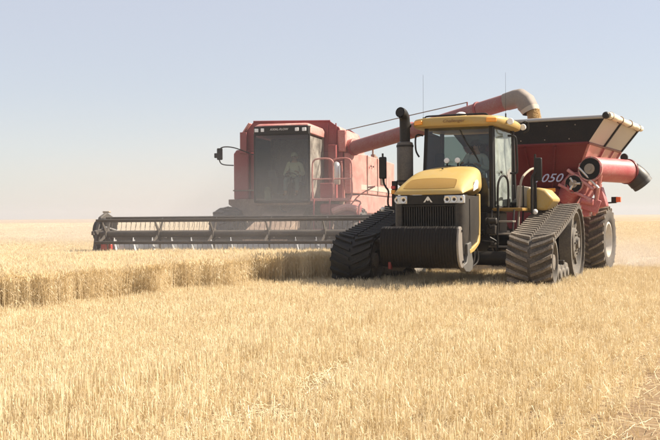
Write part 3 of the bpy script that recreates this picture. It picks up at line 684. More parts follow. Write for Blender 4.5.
    for z, k, dy in ((3.115, .90, .08), (3.13, .97, .02), (3.20, 1.0, 0), (3.27, .985, .01), (3.305, .93, .05), (3.32, .80, .15)):
        rs.append([(x*k, 1.8+(y-1.8)*(1-dy*.5), z) for x, y, _ in rsec(z, 1, 0)])
    rf = MB().loft(rs).build('roof', YEL, cab, ang=45)
    rsub = rf.modifiers.new('sub', 'SUBSURF'); rsub.render_levels = 1
    lettering('Challenger', .085, TAN, rf, (.02, .664, 3.212), (R(90), 0, 0), .003, .25, 1.2)
    for s in (-1, 1):
        MB().box((s*.74, .80, 3.215), (.20, .05, .085), (0, 0, s*26)).build('roof_lamp', AMB, rf, .012)
    m = MB().tube(cpath([(-.66, .98, 3.29), (-.62, .93, 3.345), (-.4, .90, 3.35), (0, .89, 3.35), (.4, .90, 3.35), (.60, .93, 3.345), (.64, .98, 3.29)], 3), .018, 6); m.build('roof_bar', BLK, rf)
    MB().ball((.07, 1.05, 3.36), .11, 16, (1, 1, .55)).build('roof_receiver', WHT, rf)
    for x, y, s in ((-1.02, .98, -1), (.98, 2.55, 1), (1.02, 1.2, 1)):
        m = MB().lathe([(.001, -.03), (.06, -.03), (.068, .0), (.06, .05), (.02, .07)], (x, y, 3.20), 'y', 16); m.build('work_lamp', BLK if x < 0 else LENS, rf)
    m = MB().tube(cpath([(.98, 2.3, 3.24), (1.08, 2.35, 3.30), (1.12, 2.45, 3.24), (1.10, 2.5, 3.12), (1.0, 2.5, 3.08)], 4), .016, 6); m.build('lamp_guard', BLK, rf)
    for x, y, h in ((-.86, 1.5, .98), (.85, 1.55, .92)):
        m = MB().cyl((x, y, 3.27), (x, y, 3.40), .014, n=6); m.cyl((x, y, 3.4), (x, y, 3.3+h), .003, .002, n=5); m.build('antenna', BLK, rf)
    m = MB().tube(cpath([(.06, .985, 3.06), (.2, .955, 2.8), (.42, .95, 2.48)], 3), .012, 5); m.tube([(.30, .94, 2.72), (.46, .93, 2.40)], .014, 5); m.build('wiper', BLK, cab)
    for x in (-.18, .04): 
        h = MB().lathe([(.001, -.015), (.05, -.01), (.058, .01), (.05, .05), (.001, .08)], (x, .86, 2.45), 'y', 18).build('hood_lamp', LENS, cab); MB().cyl((x, .9, 2.3), (x, .9, 2.4), .02, n=8).build('lamp_post', BLK, cab)
    # interior
    m = MB(); m.box((.1, 2.05, 2.0), (.52, .5, .14)); m.box((.1, 2.32, 2.35), (.5, .12, .7), (-8, 0, 0)); m.box((.1, 2.34, 2.78), (.28, .09, .18)); m.bb(-.15, .35, 1.85, 2.25, 1.52, 1.93); m.build('seat', GREY, cab, .04)
    m = MB().tube([Vector((.08, 1.42, 2.28))+Vector((.19*math.cos(a), .19*math.sin(a)*.75, .19*math.sin(a)*.66)) for a in [k*math.pi/8 for k in range(16)]], .018, 6, True); m.cyl((.08, 1.42, 2.28), (.08, 1.25, 1.9), .04); m.box((.08, 1.2, 1.95), (.4, .22, .35)); m.build('steering_wheel', BLK, cab)
    m = MB(); m.box((-.42, 1.9, 2.25), (.2, .5, .3)); m.box((-.5, 1.45, 2.5), (.2, .06, .26)); m.build('console', BLK, cab, .02)
    # grab rails, mirrors, steps on the right of the picture
    MB().tube(cpath([(.80, 1.92, 2.98), (.94, 1.95, 2.96), (.965, 1.98, 2.8), (.965, 2.05, 2.3), (.93, 2.05, 2.22), (.82, 2.02, 2.22)], 5), .022, 8).build('grab_rail', BLK, cab)
    MB().tube(cpath([(-.72, 1.05, 2.98), (-.86, 1.02, 2.98), (-.87, 1.02, 2.7), (-.80, 1.02, 2.55)], 5), .018, 8).build('grab_rail', BLK, cab)
    def rail(pts, r=.022, mt=BLK, name='handrail'): MB().tube(cpath(pts, 5), r, 8).build(name, mt, T)
    rail([(.86, .78, .85), (.86, .78, 1.7), (.87, .82, 2.0), (.93, .95, 2.13), (1.0, 1.05, 2.0), (1.0, 1.05, 1.5)])
    rail([(.90, .55, .6), (.91, .55, 1.1), (.92, .6, 1.55)], .016)
    rail([(1.16, 1.15, 1.0), (1.18, 1.25, 1.6), (1.20, 1.35, 2.05), (1.28, 1.7, 2.25), (1.33, 1.95, 2.30)], .024, STEEL)
    rail([(1.18, 1.45, 1.02), (1.2, 1.5, 1.5), (1.2, 1.5, 1.95)], .018)
    rail([(1.40, 1.35, 1.40), (1.40, 1.37, 1.9), (1.40, 1.4, 2.1), (1.46, 1.45, 2.22)], .026)
    rail([(1.45, 1.5, 1.42), (1.45, 1.5, 2.0)], .02)
    def mirror(c, w, h, arm):
        a = MB().tube(cpath(arm, 5), .02, 8).build('mirror_arm', BLK, T)
        MB().box(c, (w, .06, h)).build('mirror', BLK, a, .025); MB().box((c[0], c[1]+.035, c[2]), (w*.85, .01, h*.9)).build('mirror_face', SILV, a)
    mirror((-1.43, .6, 2.33), .16, .44, [(-1.43, .6, 2.62), (-1.43, .62, 2.1), (-1.38, .62, 1.95), (-1.32, .62, 1.85), (-1.31, .62, 1.55), (-1.0, .62, 1.5)])
    mirror((1.50, 1.5, 2.26), .15, .46, [(1.44, 1.5, 2.56), (1.43, 1.5, 2.2), (1.42, 1.5, 1.8), (1.42, 1.5, 1.45)])
    m = MB(); m.bb(-1.24, -1.16, .55, .62, 1.90, 1.96); m.build('marker_lamp', REDLENS, T, .006); m = MB(); m.bb(-1.24, -1.16, .55, .62, 1.80, 1.88); m.build('marker_lamp', AMB, T, .006); MB().bb(-1.25, -1.15, .62, .70, 1.5, 2.06).build('lamp_bracket', BLK, T)
    MB().ball((-1.42, .55, 1.50), .05, 10).build('beacon', WHT, T)
    # deck, steps, fuel tank
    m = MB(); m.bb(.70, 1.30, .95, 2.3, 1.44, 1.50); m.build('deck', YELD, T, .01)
    m = MB()
    for y0, z in ((.75, 1.22), (.66, .98), (.58, .74)): m.bb(.72, 1.16, y0, y0+.24, z, z+.035)
    m.build('step', STEEL, T, .006)
    for x in (.72, 1.15): MB().tube([(x, .9, 1.46), (x, .75, .98), (x, .66, .58)], .02, 6).build('step_rail', GREY, T)
    m = MB()
    for i in range(9):
        x, y, z = rng.uniform(.55, .95), rng.uniform(.2, .9), rng.uniform(.7, 1.35); m.tube(cpath([(x, y, z), (x+rng.uniform(-.1, .1), y+rng.uniform(0, .3), z-rng.uniform(.05, .3)), (x+rng.uniform(-.2, .1), y+rng.uniform(.1, .5), z-rng.uniform(-.1, .3))], 4), rng.uniform(.012, .026), 6)
    m.build('hydraulic_hose', BLK, T)
    m = MB(); m.box((.78, .62, 1.08), (.16, .2, .16)); m.cyl((.70, .45, 1.25), (.92, .45, 1.25), .06); m.cyl((.85, .35, .82), (.85, .75, .82), .045); m.build('valve_block', GREY, T, .012)
    MB().prism([(1.25, 1.45), (1.62, 1.45), (1.80, 1.66), (1.62, 1.86), (1.48, 1.90), (1.25, 1.88)], 'y', 1.55, 2.35).build('fuel_tank', YEL, T, .05)
    MB().prism([(1.0, 1.52), (1.30, 1.52), (1.33, 1.62), (1.28, 1.92), (1.02, 1.96)], 'y', 1.75, 2.3).build('battery_box', coat('grey_box', (.30, .29, .26), .5, .35), T, .02)
    m = MB().ball((1.45, 1.42, 1.42), .055, 12); m.build('step_lamp', WHT, T)
    for s in (-1, 1):
        MB().prism([(1.9, 1.62), (2.3, 1.70), (3.0, 1.68), (3.3, 1.45), (3.3, 1.41), (2.98, 1.63), (2.3, 1.66), (1.9, 1.58)], 'x', s*.85, s*1.32).build('fender', BLK, T, .01)
    # driver
    D = empty('person', (0, 0, 0)); D.parent = None
    D.location = (T_POS[0], T_POS[1], 0); D.rotation_euler = T.rotation_euler
    tag(D, 'person in pale blue shirt driving inside the yellow tractor cab', 'person')
    person(D, None, (.16, 1.98, 2.10), -.25, SHIRT, JEANS, CAPD, (-.05, 1.50, 2.40), (.30, 1.48, 2.38))
    return T
make_tractor()
# ------------------------------------------------------------------ grain cart
def make_cart():
    G = empty('grain_cart', (G_POS[0], G_POS[1], 0), G_YAW)
    tag(G, 'red grain cart with black top and folded side auger behind the tractor', 'grain cart')
    lv = [(-.55, .55, -.95, .8, 1.30), (-1.58, 1.58, -2.3, 1.70, 3.10), (-2.03, 2.03, -2.45, 1.85, 3.70)]
    def ring(i, e=0): x0, x1, y0, y1, z = lv[i]; return [(x0-e, y0-e, z), (x1+e, y0-e, z), (x1+e, y1+e, z), (x0-e, y1+e, z)]
    a, b, c = ring(0), ring(1), ring(2)
    # hopper panels: front, viewer-right, rear, viewer-left
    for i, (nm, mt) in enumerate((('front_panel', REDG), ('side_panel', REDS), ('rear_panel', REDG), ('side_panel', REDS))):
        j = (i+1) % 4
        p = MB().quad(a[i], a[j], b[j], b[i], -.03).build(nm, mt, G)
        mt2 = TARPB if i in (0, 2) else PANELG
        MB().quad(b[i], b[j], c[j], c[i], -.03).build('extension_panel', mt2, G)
    MB().add(a, [(0, 1, 2, 3)]).build('floor_panel', REDG, G)
    # ribs on the lit side and straps over the extension
    def onside(s, u, t, k):      # u 0..1 front to back, t 0..1 up, k panel index
        A, B = (a, b) if k == 0 else (b, c)
        i0, i1 = (1, 2) if s > 0 else (0, 3)
        lo = Vector(A[i0]).lerp(Vector(A[i1]), u); hi = Vector(B[i0]).lerp(Vector(B[i1]), u); return lo.lerp(hi, t)
    for s in (-1, 1):
        for u in (.42, .98):
            m = MB(); p, q = onside(s, u, .02, 1), onside(s, u, .97, 1); d = Vector((s*.035, 0, -.015)); w = Vector((0, .05, 0))
            m.quad(p+d-w, p+d+w, q+d+w, q+d-w, -s*.03); m.build('strap', TARPB, G)
        for u in (.02, .45, .75, .98):
            m = MB(); p, q = onside(s, u, .15, 0), onside(s, u, .99, 0); d = Vector((s*.04, 0, -.03)); w = Vector((0, .03, 0))
            m.quad(p+d-w, p+d+w, q+d+w, q+d-w, -s*.06); m.build('rib', REDS, G)
    m = MB()
    for i in range(4): m.tube([b[i], b[(i+1) % 4]], .035, 6)
    m.build('belt_rail', REDG, G)
    MB().tube([c[0], c[1]], .045, 8).build('top_rail', coat('rail_grey', (.34, .36, .38), .45, .2, metal=.2), G)
    MB().tube([c[3], c[2]], .045, 8).build('top_rail', GREY, G); MB().tube([c[0], c[3]], .045, 8).build('top_rail', GREY, G)
    # rolled tarp on the lit edge, with ties
    pts = [Vector(c[1]).lerp(Vector(c[2]), i/18)+Vector((.06+rng.uniform(-.01, .01), 0, .03+rng.uniform(-.012, .012))) for i in range(19)]
    ro = MB().tube(pts, [.078+rng.uniform(-.012, .012) for _ in pts], 12).build('tarp_roll', CREAM, G, ang=60)
    for i in (1, 6, 11, 16): 
        p = pts[i]; MB().tube([p+Vector((.088*math.cos(k*math.pi/6), 0, .088*math.sin(k*math.pi/6))) for k in range(12)], .014, 5, True).build('tie', BROWN, ro)
    MB().lathe([(.001, -.06), (.07, -.05), (.09, 0), (.07, .05), (.001, .06)], (c[1][0]+.02, c[1][1]-.06, c[1][2]+.02), 'y', 14).build('roll_end', BLK, ro)
    lettering('1050', .36, PALE, G, (.52, -2.05, 2.27), (R(57), 0, 0), .006, .25, 1.0)
    # front panel leans: lettering lies on it
    t = (2.27-1.3)/1.8; lo = G.children[-1]; lo.location = (.44, -.95-1.35*t-.045, 2.27); lo.rotation_euler = (math.atan2(1.8, -1.35), 0, 0)
    # ribs, weld seams and rivets on the front
    def onfront(x, t, k):
        A, B = (a, b) if k == 0 else (b, c)
        lo = Vector(A[0]).lerp(Vector(A[1]), x); hi = Vector(B[0]).lerp(Vector(B[1]), x); return lo.lerp(hi, t)
    for x in (.25, .5, .75):
        p, q = onfront(x, .1, 0), onfront(x, .98, 0); d = Vector((0, -.05, -.03)); w = Vector((.022, 0, 0)); MB().quad(p+d-w, p+d+w, q+d+w, q+d-w, -.05).build('front_rib', REDG, G)
    for x in (.12, .3, .48, .66, .84):
        for t_ in (.2, .75): MB().ball(onfront(x, t_, 1)+Vector((0, -.035, -.01)), .016, 6).build('rivet', STEEL, G)
    # frame
    m = MB(); m.bb(-.6, .6, -1.2, 1.0, .82, 1.02); m.box((0, -3.0, .72), (.24, 3.8, .22)); m.cyl((-1.2, 0, .70), (1.2, 0, .70), .12); m.cyl((0, -4.8, .4), (0, -4.8, .6), .09); m.box((0, 0, .85), (1.5, .5, .3)); m.build('frame', REDG, G, .02)
    for s in (-1, 1):
        m = MB(); m.tube([(s*.15, -4.2, .75), (s*.75, -1.8, .95), (s*1.0, -1.2, 1.1)], .09, 6); m.tube([(s*.9, -1.3, 1.0), (s*.95, -1.75, 2.0)], .07, 6); m.tube([(s*.9, .9, 1.0), (s*1.1, 1.2, 2.2)], .07, 6); m.build('frame_leg', REDS, G)
    MB().prism([(-.62, 1.0), (.72, 1.0), (.98, 1.55), (.92, 1.95), (.55, 2.05), (-.55, 2.0), (-.9, 1.6)], 'y', -1.62, -1.40).build('front_shield', REDG, G, .02)
    MB().lathe([(.001, -.02), (.045, -.015), (.05, 0)], (.62, -1.62, 1.52), 'y', 14).build('shield_bolt', WHT, G)
    MB().box((.50, -2.05, 1.98), (.42, .05, .09)).build('reflector', AMB, G, .01)
    MB().tube([(.40, -1.5, 1.3), (.30, -1.9, 1.9), (.3, -1.95, 2.0)], .08, 6).build('frame_leg', REDS, G)
    # wheels
    for s in (-1, 1):
        wheel(G, (s*1.24, 0, .70), .875, .76, .44, 22, RUBD, RIMM, .065, 0, TYRE)
    # auger: lower tube, flange, folded upper tube and rubber spout
    def tubeassy(p0, p1, r): return MB().tube([p0, p1], r, 28, caps=False)
    m = MB().tube([(.1, -.6, 1.05), (1.16, -1.75, 2.12)], .27, 24); lo = m.build('lower_auger', REDA, G)
    ax = Vector((.42, .9, -.02)).normalized(); P1 = Vector((1.56, -1.95, 2.48)); L_ = 1.46; P2 = P1+ax*L_
    up = MB().tube([P1, P2], .30, 32, caps=True).build('upper_auger', REDA, G, ang=50)
    def disc(c, n, rad, mt, par, hub=True):
        n = Vector(n).normalized(); m = MB(); m.tube([c, c-n*.05], rad, 28); m.build('flange', mt, par)
        m = MB(); m.tube([c-n*.05, c-n*.07], rad*.86, 28); m.build('end_cover', BLKG, par)
        m = MB(); m.tube([c-n*.07, c-n*.13], rad*.18, 12); m.tube([c-n*.07, c-n*.10], rad*.42, 16)
        u = n.orthogonal().normalized(); v = n.cross(u)
        for k in range(10):
            q = c-n*.06+(u*math.cos(k*.628)+v*math.sin(k*.628))*rad*.93; m.tube([q, q-n*.02], .016, 6)
        m.build('hub', STEEL, par)
    disc(P1, ax+Vector((-.25, .1, 0)), .31, REDS, up)
    c2 = Vector((1.14, -1.88, 2.13)); disc(c2, Vector((.1, 1, .05)), .24, REDS, lo)
    u = Vector((-.8, -.2, .5)).normalized()
    m = MB()
    for k in range(3):
        q = c2+Vector((0, -.08, 0)); an = k*2.1; m.tube([q, q+Vector((math.cos(an)*.17, -.01, math.sin(an)*.17))], .03, 6)
    m.build('driveline', SILV, lo)
    m = MB().prism([(.74, 2.10), (1.02, 2.42), (1.30, 2.42), (1.48, 2.20), (1.40, 1.88), (1.12, 1.80)], 'y', -1.84, -1.78); m.build('hinge_plate', REDA, G, .02)
    for p, q, r in (((.98, -1.9, 2.48), (1.62, -1.95, 1.98), .045), ((1.28, -2.0, 2.52), (1.75, -1.98, 2.0), .03), ((1.80, -1.95, 2.35), (1.55, -1.6, 1.35), .05), ((.75, -1.9, 2.12), (1.55, -1.9, 1.72), .04)):
        MB().tube([p, q], r, 8).build('fold_cylinder', REDS if r > .035 else SILV, G)
    m = MB(); m.box((1.45, -1.6, 1.62), (.5, .4, .34), (0, 20, 10)); m.box((1.70, -1.5, 1.78), (.22, .3, .5), (0, -15, 0)); m.box((1.25, -1.55, 1.42), (.4, .3, .22)); m.cyl((1.3, -1.85, 1.72), (1.6, -1.85, 1.66), .09); m.build('gearbox', REDA, G, .02)
    # rim ring at the far end, strap and spout
    m = MB().tube([P2-ax*.03, P2+ax*.03], .325, 28); m.build('end_ring', REDG, up)
    sp = cpath([P2+ax*.02, P2+ax*.14+Vector((.04, 0, -.05)), P2+Vector((.22, .15, -.16)), P2+Vector((.36, .22, -.34))], 4)
    MB().tube(sp, [.27]*len(sp), 20, caps=False).build('spout', coat('spout_rubber', (.02, .02, .02), .5, .15, dustcol=(.2, .18, .16)), up, ang=50)
    MB().tube(sp[3:-2], .285, 20).build('spout_band', GREY, up)
    m = MB().lathe([(.001, -.05), (.09, -.05), (.1, 0), (.09, .05), (.001, .05)], tuple(P2+Vector((-.05, -.1, .36))), 'y', 14); m.cyl(tuple(P2+Vector((-.05, -.1, .2))), tuple(P2+Vector((-.05, -.1, .36))), .03); m.build('work_lamp', BLK, up)
    # lamp arm
    MB().cyl((1.3, -1.2, 1.63), (2.02, -1.2, 1.66), .022, n=6).build('lamp_arm', BLK, G); MB().bb(1.90, 2.06, -1.24, -1.16, 1.66, 1.80).build('marker_lamp', BLK, G, .01)
    MB().bb(2.02, 2.13, -1.26, -1.165, 1.665, 1.795).build('marker_lens', coat('orange_lens', (.75, .12, .02), .25, .1), G, .01)
    return G
make_cart()

# ------------------------------------------------------------------ combine harvester
def make_combine():
    C = empty('combine_harvester', (C_POS[0], C_POS[1], gz(*C_POS)), C_YAW)
    dz = -gz(*C_POS)
    tag(C, 'dusty red combine harvester with wide grey reel header cutting wheat', 'combine')
    K = []
    def B(mb, name, mt, par=None, bevel=0, loc=(0, 0, 0), rot=(0, 0, 0), ang=35):
        o = mb.build(name, mt, par or C, bevel, loc, rot, ang)
        if par is None: o.location.z += dz
        return o
    # body
    B(MB().bb(-1.50, 1.40, 1.75, 8.2, 1.05, 3.32), 'body', REDC, bevel=.03)
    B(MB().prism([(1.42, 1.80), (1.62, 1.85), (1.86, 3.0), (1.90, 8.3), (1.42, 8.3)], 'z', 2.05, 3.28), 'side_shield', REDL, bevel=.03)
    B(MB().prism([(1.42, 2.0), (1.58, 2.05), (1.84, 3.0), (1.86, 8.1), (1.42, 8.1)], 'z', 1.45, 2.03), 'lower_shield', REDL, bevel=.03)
    B(MB().prism([(1.60, 1.9), (1.875, 3.0), (1.915, 8.28), (1.90, 8.28), (1.86, 3.02), (1.59, 1.94)], 'z', 2.18, 2.34), 'side_stripe', coat('stripe_grey', (.36, .34, .32), .5, .5))
    for yy in (3.1, 4.9, 6.6): B(MB().box((1.89, yy, 2.66), (.03, .03, 1.2)), 'panel_seam', BROWN)
    B(MB().prism([(-1.99, 1.9), (-1.99, 3.30), (-1.90, 3.42), (-1.5, 3.42), (-1.5, 1.9)], 'y', 1.62, 7.9), 'side_shield', REDC, bevel=.04)
    B(MB().bb(-2.0, -1.0, 1.58, 1.64, 2.16, 2.20), 'trim_strip', BROWN)
    B(MB().prism([(-1.95, 1.9), (-1.95, 1.75), (-1.3, 1.30), (1.3, 1.30), (1.5, 1.9)], 'y', 1.0, 1.7), 'belly_panel', BROWN, bevel=.02)
    for yy in (2.6, 4.4, 6.2): B(MB().box((-1.995, yy, 2.66), (.02, .025, 1.3)), 'panel_seam', BROWN)
    for yy in (3.6, 4.0, 5.6, 6.0): B(MB().box((1.915, yy, 2.95), (.03, .12, .05)), 'latch', BLK, bevel=.008)
    for i in range(9): B(MB().box((1.905, 5.9, 2.45+.035*i), (.04, .9, .014), (0, 25, 0)), 'louver', BROWN)
    for x in (-1.1, .95, 1.2): B(MB().box((x, 1.735, 3.85), (.035, .03, .62)), 'tank_rib', REDC, bevel=.006)
    B(MB().tube([(-1.38, 1.75, 4.28), (1.02, 1.75, 4.23)], .028, 8), 'tank_rim', REDC)
    # grain tank walls
    t = .05
    B(MB().prism([(-1.70, 3.33), (-1.70, 3.90), (-1.38, 4.27), (1.02, 4.22), (1.30, 4.02), (1.46, 3.62), (1.46, 3.33)], 'y', 1.75, 1.80), 'tank_wall', REDC, bevel=.008)
    B(MB().prism([(-1.70, 3.33), (-1.70, 3.90), (-1.38, 4.27), (1.02, 4.22), (1.30, 4.02), (1.46, 3.62), (1.46, 3.33)], 'y', 4.75, 4.80), 'tank_wall', REDC, bevel=.008)
    B(MB().quad((-1.72, 1.6, 3.42), (-1.72, 4.8, 3.42), (-1.72, 4.8, 3.95), (-1.72, 1.6, 3.95), .04), 'tank_wall', REDC)
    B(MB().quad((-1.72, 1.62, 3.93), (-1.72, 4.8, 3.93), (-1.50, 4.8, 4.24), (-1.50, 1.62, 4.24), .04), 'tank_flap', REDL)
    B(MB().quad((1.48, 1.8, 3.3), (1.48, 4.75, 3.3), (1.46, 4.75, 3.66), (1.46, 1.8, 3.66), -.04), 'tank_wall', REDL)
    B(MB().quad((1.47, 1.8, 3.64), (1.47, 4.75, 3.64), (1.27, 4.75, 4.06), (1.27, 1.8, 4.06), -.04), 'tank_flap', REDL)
    B(MB().bb(-1.76, -1.55, 1.56, 1.62, 3.3, 3.95), 'corner_post', REDC, bevel=.01)
    # cab
    zf, zt = 1.84, 3.74
    cab = B(MB().bb(-.80, .80, .05, 1.72, 1.70, 1.84).bb(-.80, .80, 1.66, 1.72, 1.84, 3.7), 'cab_floor', BROWN, bevel=.02)
    gl = []
    for z, k in ((zf-.05, 0), (2.7, .0), (zt, 1)):
        gl.append([(x, -.03-.07*(1-(x/.8)**2)+.04*k, z) for x in [-.79+i*1.58/12 for i in range(13)]])
    MB().loft(gl, caps=False, closed=False).build('windshield', GLC, cab)
    for s in (-1, 1):
        MB().tube([(s*.80, 0, 1.8), (s*.80, .03, zt)], .035, 8).build('pillar', BLK, cab); MB().tube([(s*.80, 1.66, 1.8), (s*.80, 1.66, zt)], .04, 8).build('pillar', BROWN, cab)
        MB().quad((s*.81, .06, 1.9), (s*.81, 1.62, 1.9), (s*.80, 1.62, 3.66), (s*.80, .08, 3.66), .006*s).build('side_glass', GLS if s > 0 else GLC, cab)
    MB().tube([(-.8, -.02, 1.80), (-.4, -.09, 1.79), (0, -.10, 1.79), (.4, -.09, 1.79), (.8, -.02, 1.80)], .035, 8).build('sill', BLK, cab)
    vis = [(-.84, .1), (-.80, -.06), (-.45, -.16), (0, -.185), (.45, -.16), (.80, -.06), (.84, .1)]
    vi = MB().loft([[(x, y, z) for x, y in vis] for z in (3.70, 3.94)]).build('visor', BLK, cab, .012)
    for x, w in ((-.70, .13), (-.50, .13), (.47, .15), (.68, .15)):
        yy = -.185+.125*(abs(x)/.8)**2-.008
        MB().box((x, yy, 3.83), (w, .03, .10), (0, 0, -18*x)).build('lamp', LENS, vi, .008)
    lettering('AXIAL-FLOW', .085, WHT, vi, (-.02, -.192, 3.835), (R(90), 0, 0), .003, .15, 1.05)
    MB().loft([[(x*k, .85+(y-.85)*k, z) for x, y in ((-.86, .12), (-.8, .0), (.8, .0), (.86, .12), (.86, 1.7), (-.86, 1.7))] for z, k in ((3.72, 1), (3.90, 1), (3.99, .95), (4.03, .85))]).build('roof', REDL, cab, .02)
    # cab interior
    m = MB(); m.box((.12, 1.05, 2.3), (.5, .48, .14)); m.box((.12, 1.32, 2.7), (.48, .12, .75)); m.bb(-.1, .34, .9, 1.3, 1.84, 2.25); m.build('seat', GREY, cab, .04)
    m = MB(); m.cyl((.12, .42, 1.85), (.12, .55, 2.52), .035); m.tube([Vector((.12, .56, 2.55))+Vector((.18*math.cos(a), .18*math.sin(a)*.85, -.18*math.sin(a)*.45)) for a in [k*math.pi/8 for k in range(16)]], .016, 6, True); m.build('steering_column', BLK, cab)
    m = MB(); m.box((-.42, 1.0, 2.3), (.22, .6, .5)); m.box((-.45, .5, 2.6), (.22, .06, .22)); m.build('console', GREY, cab, .02)
    m = MB(); m.cyl((-.48, .2, 1.85), (-.48, .2, 2.10), .09); m.ball((-.48, .2, 2.14), .09, 10); m.build('water_jug', coat('jug', (.42, .48, .46), .4, .1), cab)
    MB().tube(cpath([(-.1, .12, 1.72), (.0, -.05, 1.55), (.2, -.08, 1.5), (.3, .1, 1.62)], 5), .018, 6).build('hose', BLK, cab)
    # platform, rails, ladder
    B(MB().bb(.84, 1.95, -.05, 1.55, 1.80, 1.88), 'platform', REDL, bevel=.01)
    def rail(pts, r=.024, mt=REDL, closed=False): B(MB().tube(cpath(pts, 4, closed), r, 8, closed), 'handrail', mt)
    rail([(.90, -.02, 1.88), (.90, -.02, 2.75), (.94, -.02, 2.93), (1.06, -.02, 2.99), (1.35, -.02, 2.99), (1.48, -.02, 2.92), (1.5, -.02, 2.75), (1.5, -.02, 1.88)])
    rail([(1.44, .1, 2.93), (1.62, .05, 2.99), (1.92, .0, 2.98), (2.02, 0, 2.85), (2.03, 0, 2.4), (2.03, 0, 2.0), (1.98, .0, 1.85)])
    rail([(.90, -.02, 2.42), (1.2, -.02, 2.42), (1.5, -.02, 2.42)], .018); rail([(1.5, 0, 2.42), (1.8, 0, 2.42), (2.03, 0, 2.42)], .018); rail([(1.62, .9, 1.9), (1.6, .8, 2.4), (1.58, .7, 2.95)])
    B(MB().bb(1.05, 1.42, .25, .6, 1.89, 2.32), 'tool_box', REDC, bevel=.02)
    B(MB().lathe([(.001, 2.3), (.11, 2.3), (.12, 2.34), (.12, 2.85), (.09, 2.93), (.04, 2.97), (.001, 2.98)], (1.32, 1.2, 0), 'z', 20), 'air_cleaner', SILV)
    B(MB().bb(1.0, 1.25, 1.5, 1.72, 1.9, 3.5), 'rear_post', REDC, bevel=.02)
    rail([(2.05, -.2, 1.7), (2.35, -.5, 1.95), (2.75, -.6, 2.15)], .018); rail([(2.6, -.6, 2.15), (2.8, -.6, 2.17)], .022)
    rail([(2.25, -.1, 1.15), (2.25, -.1, 1.62), (2.3, -.1, 1.75), (2.15, -.1, 1.82)])
    B(MB().box((1.65, .3, 1.55), (1.1, .7, .32), (0, 3, 0)), 'axle_guard', REDC, bevel=.08)
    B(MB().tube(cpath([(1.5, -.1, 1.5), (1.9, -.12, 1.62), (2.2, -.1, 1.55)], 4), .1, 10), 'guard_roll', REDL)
    ld = MB()
    for z in (.7, 1.0, 1.3): ld.box((1.2, -.15, z), (.45, .14, .04))
    for x in (.97, 1.43): ld.box((x, -.15, 1.2), (.03, .1, 1.3))
    B(ld, 'ladder', REDC)
    # mirror
    a = B(MB().tube(cpath([(-.85, .05, 3.15), (-1.4, -.1, 3.36), (-1.75, -.15, 3.36), (-1.82, -.15, 3.15), (-1.75, -.15, 2.90), (-1.4, -.1, 2.85)], 5), .018, 6), 'mirror_arm', BLK)
    MB().box((-1.80, -.15, 3.18), (.17, .07, .34)).build('mirror', BLK, a, .03); MB().box((-1.92, -.14, 3.14), (.1, .05, .14)).build('mirror', BLK, a, .02)
    # wheels
    for s in (-1, 1): 
        w = wheel(C, (s*1.86, .75, .90+.0), .93, .80, .42, 20, DGUN, coat('rim_dusty', (.45, .42, .36), .6, .5), .05, .14, DGUN); w.location.z = .93
        w = wheel(C, (s*1.4, 6.3, .6), .62, .45, .3, 18, RUBD, RIMM, .05); w.location.z = .62
    B(MB().cyl((-1.6, .75, .78), (1.6, .75, .78), .16).bb(-1.2, 1.2, .5, 1.6, .9, 1.4), 'axle', BROWN, bevel=.02)
    # feeder house
    B(MB().loft([[(x, -1.75, z) for x, z in ((-.62, .25), (.62, .25), (.62, .95), (-.62, .95))], [(x, .7, z) for x, z in ((-.6, 1.0), (.6, 1.0), (.6, 1.62), (-.6, 1.62))]]), 'feeder_house', BROWN, bevel=.02)
    # ---- header
    X0, X1 = -4.45, 4.25
    B(MB().loft([[(x, y, z) for y, z in ((-1.62, .95), (-1.56, .95), (-1.50, .5), (-1.62, .12), (-2.75, .10), (-2.75, .13), (-1.72, .17), (-1.60, .5))] for x in (X0, X1)]), 'header_trough', DGUN)
    B(MB().box(((X0+X1)/2, -1.58, .97), (X1-X0, .12, .10)), 'header_beam', DGUN)
    cb = B(MB().box(((X0+X1)/2, -2.78, .115), (X1-X0, .08, .02)), 'cutter_bar', STEEL)
    # auger with flighting
    au = B(MB().cyl((X0+.12, 0, 0), (X1-.12, 0, 0), .16, n=18), 'header_auger', POL, loc=(0, -2.05, .56))
    for sgn, xa, xb in ((1, X0+.15, -.7), (-1, X1-.15, .7)):
        V = []; F = []; n = int(abs(xb-xa)/.55*18)
        for i in range(n+1):
            x = xa+(xb-xa)*i/n; q = sgn*2*math.pi*i/18
            for r in (.15, .31): V.append((x, r*math.cos(q), r*math.sin(q)))
            for r in (.31, .15): V.append((x+.012, r*math.cos(q), r*math.sin(q)))
            if i: b = (i-1)*4; F += [(b+k, b+(k+1) % 4, b+4+(k+1) % 4, b+4+k) for k in range(4)]
        MB().add(V, F).build('flighting', POL, au)
    # reel
    RC = (-2.60, .94); RR = .50
    reel = B(MB().cyl((X0+.16, 0, 0), (X1-.16, 0, 0), .092, n=18), 'reel', DGUN, loc=(0, RC[0], RC[1]))
    bl = X1-X0-.36; xm = (X0+X1)/2
    angs = [R(a) for a in (60, 132, 204, 276, 348)]
    tr = random.Random(3)
    for a in angs:
        y, z = RR*math.cos(a), RR*math.sin(a)
        bt = MB().cyl((xm-bl/2, y, z), (xm+bl/2, y, z), .026, n=8); bt.box((xm, y+.01, z-.02), (bl, .012, .075)); bt = bt.build('bat', DGUN, reel)
        tn = MB(); k = 0; x = xm-bl/2+.05
        while x < xm+bl/2:
            tn.tube([(x, y, z-.01), (x+tr.uniform(-.01, .01), y+.02, z-.13), (x+tr.uniform(-.01, .01), y-.03, z-.27)], .006, 4); x += .135
        tag(tn.build('tines', DGUN, reel), kind='stuff')
    sx = [-4.12, -2.62, -1.11, .39, 1.88, 3.37, 4.0]
